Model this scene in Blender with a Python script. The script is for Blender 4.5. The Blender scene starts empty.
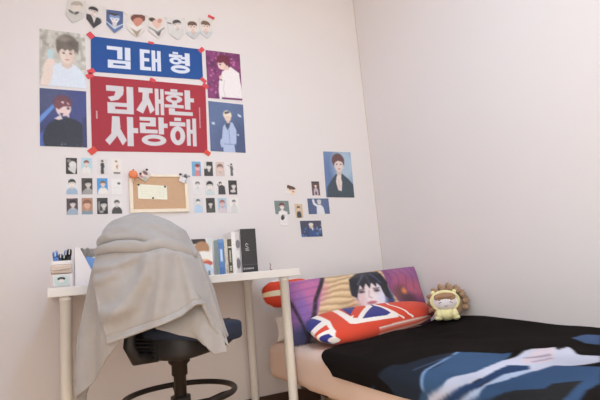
import bpy, bmesh, math, random
import numpy as np
from mathutils import Vector, Matrix, noise
random.seed(4)
scene = bpy.context.scene
COL = scene.collection
PI = math.pi

# ------------------------------------------------------------------ colour
def lin1(c):
    c = np.asarray(c, float) / 255.0
    return np.where(c <= 0.04045, c / 12.92, ((c + 0.055) / 1.055) ** 2.4)
PK = 1.18
def pcol(c):
    return np.clip(lin1(c) * PK, 0, .93)
def rgba(c):
    v = pcol(c)
    return (float(v[0]), float(v[1]), float(v[2]), 1)

# ------------------------------------------------------------------ materials
def mat(name, col, rough=.6, bump=0, bscale=200, vary=0, vscale=8, metal=0, sheen=0, spec=.4, coat=0):
    m = bpy.data.materials.new(name); m.use_nodes = True
    nt = m.node_tree; b = nt.nodes['Principled BSDF']
    c = rgba(col)
    b.inputs['Base Color'].default_value = c
    b.inputs['Roughness'].default_value = rough
    b.inputs['Metallic'].default_value = metal
    b.inputs['Specular IOR Level'].default_value = spec
    if sheen:
        b.inputs['Sheen Weight'].default_value = sheen
        b.inputs['Sheen Roughness'].default_value = .6
    tc = nt.nodes.new('ShaderNodeTexCoord')
    if vary:
        n = nt.nodes.new('ShaderNodeTexNoise'); n.inputs['Scale'].default_value = vscale; n.inputs['Detail'].default_value = 6
        r = nt.nodes.new('ShaderNodeMixRGB'); r.blend_type = 'MIX'
        r.inputs[1].default_value = tuple(x * (1 - vary) for x in c[:3]) + (1,)
        r.inputs[2].default_value = tuple(min(.95, x * (1 + vary)) for x in c[:3]) + (1,)
        nt.links.new(tc.outputs['Object'], n.inputs['Vector']); nt.links.new(n.outputs['Fac'], r.inputs[0])
        nt.links.new(r.outputs[0], b.inputs['Base Color'])
    if bump:
        n = nt.nodes.new('ShaderNodeTexNoise'); n.inputs['Scale'].default_value = bscale; n.inputs['Detail'].default_value = 3
        bp = nt.nodes.new('ShaderNodeBump'); bp.inputs['Strength'].default_value = bump; bp.inputs['Distance'].default_value = .004
        nt.links.new(tc.outputs['Object'], n.inputs['Vector']); nt.links.new(n.outputs['Fac'], bp.inputs['Height'])
        nt.links.new(bp.outputs['Normal'], b.inputs['Normal'])
    return m

def attr_mat(name, rough=.5, sheen=0, bump=0, bscale=300, spec=.35):
    m = bpy.data.materials.new(name); m.use_nodes = True
    nt = m.node_tree; b = nt.nodes['Principled BSDF']
    a = nt.nodes.new('ShaderNodeAttribute'); a.attribute_name = 'Col'
    nt.links.new(a.outputs['Color'], b.inputs['Base Color'])
    b.inputs['Roughness'].default_value = rough
    b.inputs['Specular IOR Level'].default_value = spec
    if sheen: b.inputs['Sheen Weight'].default_value = sheen
    if bump:
        tc = nt.nodes.new('ShaderNodeTexCoord')
        n = nt.nodes.new('ShaderNodeTexNoise'); n.inputs['Scale'].default_value = bscale
        bp = nt.nodes.new('ShaderNodeBump'); bp.inputs['Strength'].default_value = bump; bp.inputs['Distance'].default_value = .003
        nt.links.new(tc.outputs['Object'], n.inputs['Vector']); nt.links.new(n.outputs['Fac'], bp.inputs['Height'])
        nt.links.new(bp.outputs['Normal'], b.inputs['Normal'])
    return m

def wood_mat(name, c1, c2, scale=3):
    m = bpy.data.materials.new(name); m.use_nodes = True
    nt = m.node_tree; b = nt.nodes['Principled BSDF']; b.inputs['Roughness'].default_value = .45
    tc = nt.nodes.new('ShaderNodeTexCoord'); mp = nt.nodes.new('ShaderNodeMapping'); mp.inputs['Scale'].default_value = (8, .6, 1)
    n = nt.nodes.new('ShaderNodeTexNoise'); n.inputs['Scale'].default_value = scale; n.inputs['Detail'].default_value = 8
    r = nt.nodes.new('ShaderNodeValToRGB'); r.color_ramp.elements[0].color = rgba(c1); r.color_ramp.elements[1].color = rgba(c2)
    r.color_ramp.elements[0].position = .3; r.color_ramp.elements[1].position = .7
    br = nt.nodes.new('ShaderNodeTexBrick'); br.inputs['Scale'].default_value = 1; br.inputs['Brick Width'].default_value = 1.2; br.inputs['Row Height'].default_value = .12
    br.inputs['Mortar Size'].default_value = .002; br.inputs['Color1'].default_value = (1, 1, 1, 1); br.inputs['Color2'].default_value = (.82, .82, .82, 1); br.inputs['Mortar'].default_value = (.25, .2, .15, 1)
    mx = nt.nodes.new('ShaderNodeMixRGB'); mx.blend_type = 'MULTIPLY'; mx.inputs[0].default_value = 1
    nt.links.new(tc.outputs['Object'], mp.inputs['Vector']); nt.links.new(mp.outputs[0], n.inputs['Vector'])
    nt.links.new(n.outputs['Fac'], r.inputs[0]); nt.links.new(tc.outputs['Object'], br.inputs['Vector'])
    nt.links.new(r.outputs[0], mx.inputs[1]); nt.links.new(br.outputs['Color'], mx.inputs[2]); nt.links.new(mx.outputs[0], b.inputs['Base Color'])
    return m

M = {}
M['wall'] = mat('wallpaper', (216, 209, 209), .85, bump=.12, bscale=260, vary=.015, vscale=2, spec=.2)
M['ceiling'] = mat('ceiling_paint', (228, 224, 220), .9)
M['floor'] = wood_mat('floor_laminate', (222, 168, 112), (236, 188, 132))
M['trim'] = mat('dark_baseboard', (70, 50, 42), .5, vary=.2, vscale=10)
M['seam'] = mat('corner_caulk', (200, 186, 172), .8, vary=.05, vscale=20)
M['white_lam'] = mat('white_laminate', (206, 200, 198), .35, vary=.01)
M['white_metal'] = mat('white_metal', (230, 231, 236), .4, vary=.02)
M['print'] = attr_mat('photo_print', .42)
M['clothprint'] = attr_mat('cloth_print', .8, sheen=.15, bump=.12, bscale=450)
M['blanketprint'] = attr_mat('fleece_print', .95, sheen=.0, bump=.18, bscale=350, spec=.04)
M['bannerprint'] = attr_mat('banner_print', .6)
M['fleece'] = mat('grey_fleece', (152, 146, 145), .95, bump=.5, bscale=420, vary=.10, vscale=30, sheen=.3, spec=.1)
M['black_plastic'] = mat('black_plastic', (32, 30, 32), .5, bump=.1, bscale=300)
M['black_metal'] = mat('black_metal', (36, 30, 28), .4, metal=.3, vary=.1)
M['seat_mesh'] = mat('navy_mesh_fabric', (36, 43, 62), .8, bump=.6, bscale=260, vary=.45, vscale=160)
M['sheet'] = mat('pink_cotton', (216, 190, 178), .9, bump=.15, bscale=120, vary=.03, vscale=5)
M['white_cloth'] = mat('white_cotton', (222, 212, 205), .9, bump=.15, bscale=160)
M['cork'] = mat('cork', (196, 160, 130), .9, bump=.4, bscale=350, vary=.15, vscale=160)
M['pine'] = mat('pale_pine', (232, 214, 194), .6, vary=.05, vscale=30)
M['tape'] = mat('red_tape', (206, 74, 82), .6, vary=.12, vscale=90)
M['red_tape2'] = mat('orange_red_tape', (205, 74, 62), .6, vary=.1, vscale=90)
M['string'] = mat('twine', (196, 186, 176), .8)
M['pin'] = mat('dark_pin', (58, 48, 52), .35)
M['orange'] = mat('orange_plastic', (222, 128, 84), .45, vary=.1, vscale=40)
M['white_plastic'] = mat('white_plastic', (222, 214, 214), .4)
M['beige_plastic'] = mat('beige_plastic', (206, 186, 172), .45, vary=.04)
M['pink_plastic'] = mat('pink_plastic', (224, 196, 196), .45)
M['grey_plastic'] = mat('grey_plastic', (150, 143, 138), .5)
M['pen_blue'] = mat('blue_pen', (88, 128, 196), .35)
M['pen_navy'] = mat('navy_pen', (60, 84, 130), .35)
M['pen_green'] = mat('dark_green_pen', (40, 56, 48), .35)
M['pen_black'] = mat('black_pen', (46, 38, 46), .35)
M['silver'] = mat('brushed_metal', (170, 165, 165), .3, metal=.8)
M['folder_blue'] = mat('blue_folder', (112, 150, 206), .45)
M['paper'] = mat('paper', (224, 218, 214), .8, vary=.02)
M['cream_plush'] = mat('cream_plush', (240, 218, 166), .95, bump=.5, bscale=300, sheen=.3, vary=.05, vscale=60)
M['brown_plush'] = mat('brown_plush', (156, 122, 92), .95, bump=.7, bscale=220, sheen=.3, vary=.2, vscale=60)
M['hair_plush'] = mat('tan_hair_plush', (158, 122, 96), .9, bump=.6, bscale=250, vary=.15, vscale=80)
M['face_plush'] = mat('white_face_plush', (226, 216, 222), .9, bump=.2, bscale=300)
M['stitch'] = mat('dark_stitch', (92, 74, 96), .8)
M['lamp'] = None

# ------------------------------------------------------------------ object helpers
def tag(o, label, cat, group=None, kind=None):
    if label: o['label'] = label
    if cat: o['category'] = cat
    if group: o['group'] = group
    if kind: o['kind'] = kind
    return o
def empty(name, loc=(0, 0, 0), rotz=0):
    o = bpy.data.objects.new(name, None); o.empty_display_size = .05
    o.location = loc; o.rotation_euler = (0, 0, rotz); COL.objects.link(o); return o
def link(name, me, m, parent=None, smooth=False):
    if m: me.materials.append(m)
    o = bpy.data.objects.new(name, me); COL.objects.link(o)
    if parent: o.parent = parent
    if smooth: me.polygons.foreach_set('use_smooth', [True] * len(me.polygons))
    return o
def obj(name, bm, m, parent=None, smooth=False):
    me = bpy.data.meshes.new(name)
    bmesh.ops.recalc_face_normals(bm, faces=bm.faces)
    bm.to_mesh(me); bm.free(); me.update()
    return link(name, me, m, parent, smooth)
def struct(name, bm, m):
    o = obj(name, bm, m); o['kind'] = 'structure'; return o
def add_box(bm, lo, hi, bevel=0, seg=2, mtx=None):
    r = bmesh.ops.create_cube(bm, size=1)
    vs = r['verts']
    for v in vs:
        v.co = Vector([lo[i] + (v.co[i] + .5) * (hi[i] - lo[i]) for i in range(3)])
    if bevel:
        es = list({e for v in vs for e in v.link_edges})
        g = bmesh.ops.bevel(bm, geom=es, offset=bevel, segments=seg, affect='EDGES', profile=.5)
        vs = list({v for f in g['faces'] for v in f.verts} | {v for v in vs if v.is_valid})
    if mtx is not None:
        bmesh.ops.transform(bm, matrix=mtx, verts=vs)
    return vs
def add_tube(bm, pts, r, n=12, closed=False, cap=True):
    pts = [Vector(p) for p in pts]; k = len(pts)
    rs = r if isinstance(r, (list, tuple)) else [r] * k
    rings = []; ref = None
    for i, p in enumerate(pts):
        if closed: t = pts[(i + 1) % k] - pts[i - 1]
        else: t = pts[min(i + 1, k - 1)] - pts[max(i - 1, 0)]
        t.normalize()
        if ref is None:
            ref = Vector((0, 0, 1)) if abs(t.z) < .9 else Vector((1, 0, 0))
        a = (ref - t * ref.dot(t)).normalized(); b = t.cross(a); ref = a
        rings.append([bm.verts.new(p + (a * math.cos(2 * PI * j / n) + b * math.sin(2 * PI * j / n)) * rs[i]) for j in range(n)])
    for i in range(k if closed else k - 1):
        A, B = rings[i], rings[(i + 1) % k]
        for j in range(n): bm.faces.new((A[j], A[(j + 1) % n], B[(j + 1) % n], B[j]))
    if cap and not closed:
        bm.faces.new(rings[0][::-1]); bm.faces.new(rings[-1])
def add_lathe(bm, prof, n=24, mtx=None):
    rings = []
    for r, z in prof:
        if r < 1e-6: rings.append([bm.verts.new((0, 0, z))])
        else: rings.append([bm.verts.new((r * math.cos(2 * PI * j / n), r * math.sin(2 * PI * j / n), z)) for j in range(n)])
    for A, B in zip(rings, rings[1:]):
        for j in range(n):
            q = [A[j % len(A)], A[(j + 1) % len(A)], B[(j + 1) % len(B)], B[j % len(B)]]
            u = []
            for v in q:
                if v not in u: u.append(v)
            if len(u) > 2: bm.faces.new(u)
    if mtx is not None: bmesh.ops.transform(bm, matrix=mtx, verts=[v for R in rings for v in R])
def add_ell(bm, c, r, rot=None, seg=24, rings=14):
    m = Matrix.Translation(c) @ (rot.to_4x4() if rot else Matrix.Identity(4)) @ Matrix.Diagonal((r[0], r[1], r[2], 1))
    bmesh.ops.create_uvsphere(bm, u_segments=seg, v_segments=rings, radius=1, matrix=m)

def np_mesh(name, V, F, cols=None):
    """V n x 3, F list of index lists / m x 4 array, cols n x 3 sRGB 0..255 printed colours"""
    me = bpy.data.meshes.new(name)
    me.from_pydata([tuple(v) for v in V.tolist()], [], F)
    me.update()
    if cols is not None:
        a = me.color_attributes.new('Col', 'FLOAT_COLOR', 'POINT')
        c = np.ones((len(V), 4), np.float32); c[:, :3] = pcol(cols)
        a.data.foreach_set('color', c.ravel())
    return me
def grid_faces(nv, nu, off=0, flip=False):
    i = np.arange((nv - 1) * (nu - 1)); r = i // (nu - 1); c = i % (nu - 1)
    a = off + r * nu + c
    q = np.stack([a, a + nu, a + nu + 1, a + 1], 1)
    if flip: q = q[:, ::-1]
    return q.tolist()
def ring_idx(nv, nu):
    return list(range(nu)) + [r * nu + nu - 1 for r in range(1, nv)] + [(nv - 1) * nu + c for c in range(nu - 2, -1, -1)] + [r * nu for r in range(nv - 2, 0, -1)]
def sheet(name, P, cols, m, back, parent=None, smooth=False, edge=None):
    """front grid P (nv,nu,3) with colours, sides and a back shifted by BACK (real thickness)"""
    nv, nu = P.shape[:2]
    V = P.reshape(-1, 3); F = grid_faces(nv, nu)
    ri = ring_idx(nv, nu); n0 = len(V)
    V2 = V[ri] + np.array(back)
    k = len(ri)
    for j in range(k):
        F.append([ri[j], ri[(j + 1) % k], n0 + (j + 1) % k, n0 + j])
    F.append([n0 + j for j in range(k)])
    C = cols.reshape(-1, 3)
    e = C[ri] if edge is None else np.tile(np.array(edge, float), (k, 1))
    me = np_mesh(name, np.vstack([V, V2]), F, np.vstack([C, e]))
    return link(name, me, m, parent, smooth)

# ------------------------------------------------------------------ printed pictures
class Cv:
    def __init__(s, w, h, bg, ss=3, X=None, Y=None):
        if X is None:
            s.w, s.h, s.ss = w, h, ss
            x = (np.arange(w * ss) + .5) / (w * ss); y = (np.arange(h * ss) + .5) / (h * ss)
            s.X, s.Y = np.meshgrid(x, y); s.asp = h / w
        else:
            s.X, s.Y = X, Y; s.ss = 1; s.asp = 1; s.h, s.w = X.shape
        s.I = np.empty(s.X.shape + (3,)); s.I[:] = np.array(bg, float)
    def put(s, a, col):
        a = np.clip(a, 0, 1)[..., None]
        s.I = s.I * (1 - a) + np.array(col, float) * a; return s
    def ell(s, cx, cy, rx, ry, col, rot=0, soft=.08, al=1):
        dx = s.X - cx; dy = (s.Y - cy)
        if rot:
            c, n = math.cos(rot), math.sin(rot); dy = dy * s.asp; dx, dy = c * dx + n * dy, -n * dx + c * dy; dy = dy / s.asp
        d = np.sqrt((dx / rx) ** 2 + (dy / ry) ** 2)
        return s.put(al * np.clip((1 - d) / max(soft, 1e-3) + .5, 0, 1), col)
    def mask(s, pts):
        ins = np.zeros(s.X.shape, bool); n = len(pts)
        for i in range(n):
            x1, y1 = pts[i]; x2, y2 = pts[(i + 1) % n]
            if y1 == y2: continue
            cond = ((y1 > s.Y) != (y2 > s.Y)) & (s.X < (x2 - x1) * (s.Y - y1) / (y2 - y1) + x1)
            ins ^= cond
        return ins.astype(float)
    def poly(s, pts, col, al=1): return s.put(al * s.mask(pts), col)
    def rect(s, x0, y0, x1, y1, col, al=1): return s.put(al * ((s.X >= x0) & (s.X <= x1) & (s.Y >= y0) & (s.Y <= y1)), col)
    def line(s, pts, w, col, al=1, soft=.4):
        d = np.full(s.X.shape, 9.)
        for (x1, y1), (x2, y2) in zip(pts, pts[1:]):
            ax, ay = x2 - x1, (y2 - y1) * s.asp; L = ax * ax + ay * ay + 1e-12
            px, py = s.X - x1, (s.Y - y1) * s.asp
            t = np.clip((px * ax + py * ay) / L, 0, 1)
            d = np.minimum(d, np.hypot(px - t * ax, py - t * ay))
        return s.put(al * np.clip((w - d) / (w * soft) + .5, 0, 1), col)
    def speck(s, n, col, r=.02, seed=1, box=(0, 0, 1, 1), al=.8):
        R = random.Random(seed)
        for _ in range(n):
            q = r * R.uniform(.5, 1.4)
            s.ell(box[0] + R.random() * (box[2] - box[0]), box[1] + R.random() * (box[3] - box[1]), q, q / s.asp, col, soft=.6, al=al * R.uniform(.4, 1))
        return s
    def get(s):
        if s.ss == 1: return s.I
        return s.I.reshape(s.h, s.ss, s.w, s.ss, 3).mean((1, 3))

def person(c, cx, cy, r, hair, skin, cloth, bust=True, face=True, tilt=0, fringe=.35, neck=True, shw=2.3, bang=None):
    """a generic printed portrait: head centre cx,cy, r = half head height (in y), shoulders below"""
    a = c.asp; rx = r * a * .78
    if bust:
        top = cy + r * 1.15
        c.ell(cx, cy + r * 3.6, rx * shw, r * 2.3, cloth, soft=.06)
        c.poly([(cx - rx * shw, 1.01), (cx - rx * shw, cy + r * 3.3), (cx + rx * shw, cy + r * 3.3), (cx + rx * shw, 1.01)], cloth)
    sh = tuple(x * .86 for x in skin)
    if neck:
        c.poly([(cx - rx * .42, cy + r * .5), (cx + rx * .42, cy + r * .5), (cx + rx * .55, cy + r * 1.5), (cx, cy + r * 1.95), (cx - rx * .55, cy + r * 1.5)], sh)
    c.ell(cx, cy - r * .22, rx * 1.22, r * 1.02, hair, rot=tilt, soft=.1)
    c.ell(cx, cy + r * .14, rx * .93, r * .92, skin, rot=tilt, soft=.1)
    c.ell(cx - rx * .98, cy + r * .1, rx * .14, r * .2, skin); c.ell(cx + rx * .98, cy + r * .1, rx * .14, r * .2, skin)
    # fringe
    c.poly([(cx - rx * 1.1, cy - r * .75), (cx + rx * 1.1, cy - r * .75), (cx + rx * 1.12, cy + r * .05), (cx + rx * .8, cy - r * fringe + r * .1), (cx + rx * .35, cy - r * fringe - r * .06),
            (cx + rx * .05, cy - r * fringe + r * .08), (cx - rx * .4, cy - r * fringe), (cx - rx * .82, cy - r * fringe + r * .16), (cx - rx * 1.1, cy + r * .05)], hair)
    if face:
        for sx in (-1, 1):
            c.ell(cx + sx * rx * .42, cy + r * .1, rx * .17, r * .06, (40, 32, 34), soft=.4)
            c.line([(cx + sx * rx * .24, cy - r * .08), (cx + sx * rx * .62, cy - r * .1)], r * .035 * a, hair, al=.8)
        c.line([(cx, cy + r * .12), (cx - rx * .06, cy + r * .42), (cx + rx * .08, cy + r * .45)], r * .03 * a, sh)
        c.ell(cx, cy + r * .7, rx * .26, r * .07, (196, 110, 108), soft=.4)

PR = np.random.default_rng(5)
def photo_soft(I, k=1):
    """the slight blur, grain and low contrast of a small home-printed photo"""
    h, w = I.shape[:2]
    for _ in range(k):
        p = np.pad(I, ((1, 1), (1, 1), (0, 0)), 'edge')
        I = (p[:-2, 1:-1] + p[2:, 1:-1] + p[1:-1, :-2] + p[1:-1, 2:] + 4 * p[1:-1, 1:-1]) / 8
    I = I + PR.normal(0, 3.5, (h, w, 1))
    grey = I.mean(2, keepdims=True); I = grey + (I - grey) * .86
    return np.clip(I * .93 + 12, 0, 255)
SK = (232, 202, 188); SKW = (236, 222, 214)
def quad_print(name, cor, cv, label, cat='photo', group=None, t=.0025, parent=None, lift=0, m='print', curl=0, edge=(225, 222, 220)):
    """cor: TL, TR, BR, BL in (x, z) on the back wall (y = 0)"""
    I = cv.get() if m == 'bannerprint' else photo_soft(cv.get()); nv, nu = I.shape[:2]
    u, v = np.meshgrid(np.linspace(0, 1, nu), np.linspace(0, 1, nv))
    q = [np.array(c, float) for c in cor]
    xz = (q[0][None, None] * ((1 - u) * (1 - v))[..., None] + q[1] * (u * (1 - v))[..., None] + q[2] * (u * v)[..., None] + q[3] * ((1 - u) * v)[..., None])
    P = np.zeros((nv, nu, 3)); P[..., 0] = xz[..., 0]; P[..., 2] = xz[..., 1]
    P[..., 1] = -t - lift - curl * (np.abs(2 * u - 1) ** 4 * np.abs(2 * v - 1) ** 4)
    ce = P.reshape(-1, 3).mean(0); 
    P2 = P - np.array([ce[0], 0, ce[2]])
    o = sheet(name, P2, I, M[m], (0, t * .9, 0), parent, edge=edge)
    o.location = (ce[0], 0, ce[2])
    if label: tag(o, label, cat, group)
    return o

# ================================================================== ROOM
RX0, RY0, RH = -2.4, -3.5, 2.66
bm = bmesh.new(); add_box(bm, (RX0, RY0, -.1), (0, 0, 0)); struct('floor', bm, M['floor'])
bm = bmesh.new(); add_box(bm, (RX0, RY0, RH), (0, 0, RH + .1)); struct('ceiling', bm, M['ceiling'])
bm = bmesh.new(); add_box(bm, (RX0 - .1, 0, -.1), (.1, .1, RH + .1)); struct('wall_back', bm, M['wall'])
bm = bmesh.new(); add_box(bm, (0, RY0, -.1), (.1, 0, RH + .1)); struct('wall_right', bm, M['wall'])
bm = bmesh.new(); add_box(bm, (RX0 - .1, -1.6, -.1), (RX0, 0, RH + .1)); struct('wall_left_unseen', bm, M['wall'])  # unseen side wall, set near and cut short to shape the fill light
bm = bmesh.new(); add_tube(bm, [(-.0012, -.0012, .09), (-.0012, -.0012, RH)], .0022, 6); struct('trim_1', bm, M['seam'])
bm = bmesh.new(); add_box(bm, (RX0, -.012, 0), (0, 0, .08), .003); struct('baseboard_back', bm, M['trim'])
bm = bmesh.new(); add_box(bm, (-.012, RY0, 0), (0, -.012, .08), .003); struct('baseboard_right', bm, M['trim'])

# ================================================================== WALL PRINTS
def cardcorners(x, z, w, h, rot=0):
    c, s = math.cos(rot), math.sin(rot)
    return [(x + a * c - b * s, z + a * s + b * c) for a, b in ((-w / 2, h / 2), (w / 2, h / 2), (w / 2, -h / 2), (-w / 2, -h / 2))]

# --- four large posters beside the banners
c = Cv(69, 96, (196, 192, 184))
c.speck(60, (176, 170, 158), .07, 3); c.speck(30, (216, 212, 204), .06, 5); c.speck(22, (150, 144, 134), .04, 9, (0, 0, 1, .45))
c.poly([(.12, 0), (.2, 0), (.1, .5), (.02, .5)], (160, 154, 146), .6); c.poly([(.8, 0), (.88, 0), (.97, .5), (.9, .5)], (158, 152, 142), .6)
c.ell(.56, .92, .44, .36, (208, 217, 232), soft=.06); c.rect(.14, .93, .98, 1, (208, 217, 232)); c.ell(.16, .84, .1, .22, (226, 204, 192), rot=.25)
c.poly([(.5, .5), (.67, .5), (.7, .62), (.6, .68), (.46, .62)], (212, 186, 172))
c.ell(.6, .24, .25, .19, (112, 100, 90), soft=.25); c.ell(.59, .4, .16, .18, (226, 202, 190), soft=.12); c.ell(.7, .42, .06, .14, (206, 178, 164), soft=1, al=.6)
c.poly([(.36, .16), (.84, .16), (.83, .4), (.78, .34), (.72, .31), (.66, .35), (.6, .32), (.55, .35), (.48, .32), (.42, .36), (.4, .42), (.36, .34)], (108, 96, 86), .95); c.ell(.52, .14, .12, .05, (146, 136, 126), soft=1, al=.7); c.ell(.7, .22, .1, .06, (92, 82, 74), soft=1, al=.7)
for x in (.515, .665): c.ell(x, .395, .032, .011, (70, 58, 56), soft=.8); c.line([(x - .04, .365), (x + .035, .36)], .006, (120, 100, 90), al=.7, soft=1)
c.ell(.59, .51, .045, .012, (196, 126, 122), soft=.6); c.line([(.59, .41), (.578, .465), (.6, .47)], .007, (204, 176, 162), soft=1)
c.poly([(.17, .36), (.28, .34), (.29, .53), (.18, .55)], (176, 206, 212)); c.ell(.23, .58, .09, .07, (228, 204, 194)); c.ell(.16, .68, .07, .1, (226, 204, 192))
quad_print('poster', [(-1.941, 2.05), (-1.731, 2.05), (-1.729, 1.751), (-1.942, 1.749)], c, 'poster of a dark-haired person in a pale blue shirt holding up a phone', 'poster', 'large posters beside the banners')

c = Cv(69, 96, (52, 58, 112)); c.ell(.7, .3, .6, .5, (58, 64, 128), soft=.8); c.ell(.1, .1, .5, .3, (74, 80, 116), soft=.9, al=.7)
c.poly([(0, .62), (0, .5), (.3, .25), (.34, .3)], (88, 134, 214)); c.poly([(0, .8), (.12, .7), (.22, .98), (0, 1)], (62, 86, 180))
c.ell(.55, .85, .48, .36, (42, 44, 58), soft=.06); c.rect(.1, .85, 1, 1, (44, 46, 60)); c.poly([(.9, .5), (1, .45), (1, 1), (.9, 1)], (48, 54, 100))
c.ell(.48, .24, .2, .14, (104, 58, 72), soft=.2); c.ell(.5, .34, .16, .13, (226, 196, 196), rot=.2)
c.poly([(.3, .3), (.36, .17), (.5, .26), (.52, .15), (.6, .27), (.68, .22), (.64, .3), (.5, .3), (.4, .36)], (120, 64, 76)); c.poly([(.52, .42), (.62, .4), (.62, .5), (.56, .46)], (222, 190, 192))
c.poly([(.3, .52), (.44, .45), (.48, .52), (.4, .54)], (214, 196, 204)); c.ell(.6, .33, .03, .02, (60, 40, 50)); c.poly([(.42, .42), (.5, .42), (.46, .48)], (52, 50, 70))
c.speck(8, (150, 160, 200), .014, 4, (.4, .9, 1, 1))
quad_print('poster', [(-1.942, 1.733), (-1.731, 1.735), (-1.731, 1.436), (-1.941, 1.436)], c, 'dark blue stage poster of a person in a black suit turned aside', 'poster', 'large posters beside the banners')

c = Cv(69, 96, (132, 48, 106)); c.speck(60, (96, 34, 84), .07, 12); c.speck(50, (206, 110, 172), .03, 13); c.speck(26, (240, 190, 224), .022, 14)
c.ell(.66, .85, .34, .5, (232, 222, 224), soft=.05); c.poly([(.33, .66), (.45, .42), (.7, .3), (.94, .42), (1, .97), (.42, .97), (.36, .8)], (232, 222, 224))
c.line([(.5, .6), (.46, .8), (.5, .95)], .012, (208, 194, 200)); c.poly([(.42, .5), (.37, .6), (.43, .62)], (60, 40, 60)); c.ell(.4, .55, .05, .04, (230, 196, 186))
c.ell(.5, .19, .19, .125, (112, 34, 58), soft=.15); c.ell(.45, .285, .12, .1, (232, 196, 186)); c.poly([(.3, .22), (.4, .14), (.62, .16), (.66, .3), (.56, .27), (.5, .22), (.4, .25)], (112, 34, 58))
c.poly([(.5, .3), (.62, .28), (.66, .36), (.5, .4)], (224, 188, 180)); c.ell(.4, .28, .03, .012, (60, 30, 40)); c.rect(.4, .96, 1, 1, (120, 44, 100))
quad_print('poster', [(-1.087, 2.053), (-.876, 2.054), (-.88, 1.76), (-1.089, 1.757)], c, 'magenta sparkling poster of a singer in a white suit', 'poster', 'large posters beside the banners')

c = Cv(69, 96, (78, 94, 140)); c.ell(.3, .2, .6, .4, (84, 104, 150), soft=.9); c.ell(.8, .8, .5, .4, (64, 78, 122), soft=.9)
c.poly([(.3, .92), (.38, .5), (.5, .38), (.66, .4), (.76, .55), (.74, .82), (.68, .84), (.7, 1), (.36, 1), (.36, .9)], (166, 182, 218)); c.poly([(.46, .4), (.6, .4), (.56, .5), (.5, .56), (.45, .47)], (60, 76, 112))
c.line([(.54, .52), (.56, .85)], .012, (126, 144, 190)); c.line([(.36, .84), (.72, .84)], .012, (120, 136, 184)); c.ell(.33, .82, .05, .08, (162, 178, 214))
c.ell(.52, .25, .12, .09, (222, 206, 180), soft=.15); c.ell(.53, .31, .09, .08, (224, 192, 176)); c.poly([(.42, .25), (.62, .22), (.64, .29), (.52, .26), (.44, .31)], (226, 212, 188)); c.poly([(.44, .2), (.56, .17), (.6, .2), (.46, .24)], (70, 64, 80))
c.rect(.49, .37, .57, .42, (208, 174, 160)); c.poly([(.82, .2), (.93, .25), (.9, .28), (.82, .25)], (200, 210, 224)); c.poly([(.07, .42), (.16, .42), (.16, .47), (.08, .47)], (188, 200, 220)); c.ell(.8, .64, .03, .02, (180, 196, 222))
quad_print('poster', [(-1.089, 1.739), (-.878, 1.734), (-.883, 1.438), (-1.092, 1.442)], c, 'slate blue poster of a pale-haired person in light blue jacket and trousers', 'poster', 'large posters beside the banners')

# --- banners with block lettering
def glyph(c, box, ch, ink, bg):
    x0, y0, x1, y1 = box
    def T(p): return [(x0 + a * (x1 - x0), y0 + b * (y1 - y0)) for a, b in p]
    def P(*p): c.poly(T(p), ink)
    def R(a, b, d, e, col=ink): c.poly(T([(a, b), (d, b), (d, e), (a, e)]), col)
    def O(cx, cy, rx, ry, hx, hy, dy=0):
        c.ell(x0 + cx * (x1 - x0), y0 + cy * (y1 - y0), rx * (x1 - x0), ry * (y1 - y0), ink, soft=.02)
        c.ell(x0 + cx * (x1 - x0), y0 + cy * (y1 - y0), hx * (x1 - x0), hy * (y1 - y0), bg, soft=.05)
    if ch == 'gim':
        R(0, 0, .66, .17); R(.43, .0, .66, .58); R(.76, .0, 1, .61); R(.03, .63, 1, 1); R(.26, .78, .77, .86, bg)
    if ch == 'gim_b':
        R(0, 0, .62, .2); P((.36, .1), (.62, .1), (.6, .3), (.42, .5), (.16, .56), (.05, .42), (.28, .36)); R(.72, 0, .97, .62); R(.03, .6, .97, 1); R(.3, .75, .72, .84, bg)
    if ch == 'tae':
        R(0, 0, .48, .17); R(0, .41, .44, .57); R(0, .83, .52, 1); R(0, 0, .2, 1); R(.56, 0, .73, 1); R(.82, 0, 1, 1); R(.7, .4, .85, .57)
    if ch == 'hyeong':
        R(.18, 0, .44, .1); R(0, .12, .64, .26); O(.32, .43, .3, .17, .12, .06); R(.76, 0, 1, .62); R(.56, .2, .8, .32); R(.56, .4, .8, .52); O(.53, .81, .46, .2, .26, .045)
    if ch == 'jae':
        R(0, 0, .56, .19); P((.17, .15), (.42, .15), (.4, .5), (.16, .98), (-.1, .86), (.14, .5)); P((.3, .5), (.42, .38), (.62, .82), (.44, .97)); R(.64, 0, .79, 1); R(.86, 0, 1, 1); R(.76, .4, .9, .56)
    if ch == 'hwan':
        R(.2, 0, .44, .1); R(0, .11, .64, .23); O(.32, .38, .29, .155, .11, .06); R(.24, .5, .42, .64); R(-.02, .6, .66, .72); R(.7, 0, .9, .76); R(.88, .3, 1.04, .46)
        R(.12, .74, .34, 1); R(.12, .86, .98, 1)
    if ch == 'sa':
        P((.18, 0), (.42, 0), (.44, .4), (.3, .72), (.08, 1), (-.06, .84), (.14, .6)); P((.26, .55), (.4, .36), (.64, .82), (.5, 1)); R(.66, 0, .86, 1.02); R(.84, .38, 1.02, .56)
    if ch == 'rang':
        R(0, .0, .6, .13); R(.38, .0, .6, .3); R(0, .2, .6, .32); R(0, .2, .22, .55); R(0, .44, .66, .57); R(.7, -.02, .9, .6); R(.88, .2, 1.04, .36); O(.52, .81, .46, .2, .24, .06)
    if ch == 'hae':
        R(.16, 0, .42, .12); R(-.02, .16, .58, .31); O(.28, .65, .28, .34, .1, .17); R(.62, .04, .77, 1); R(.85, 0, 1, 1.02); R(.74, .42, .88, .56)

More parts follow.
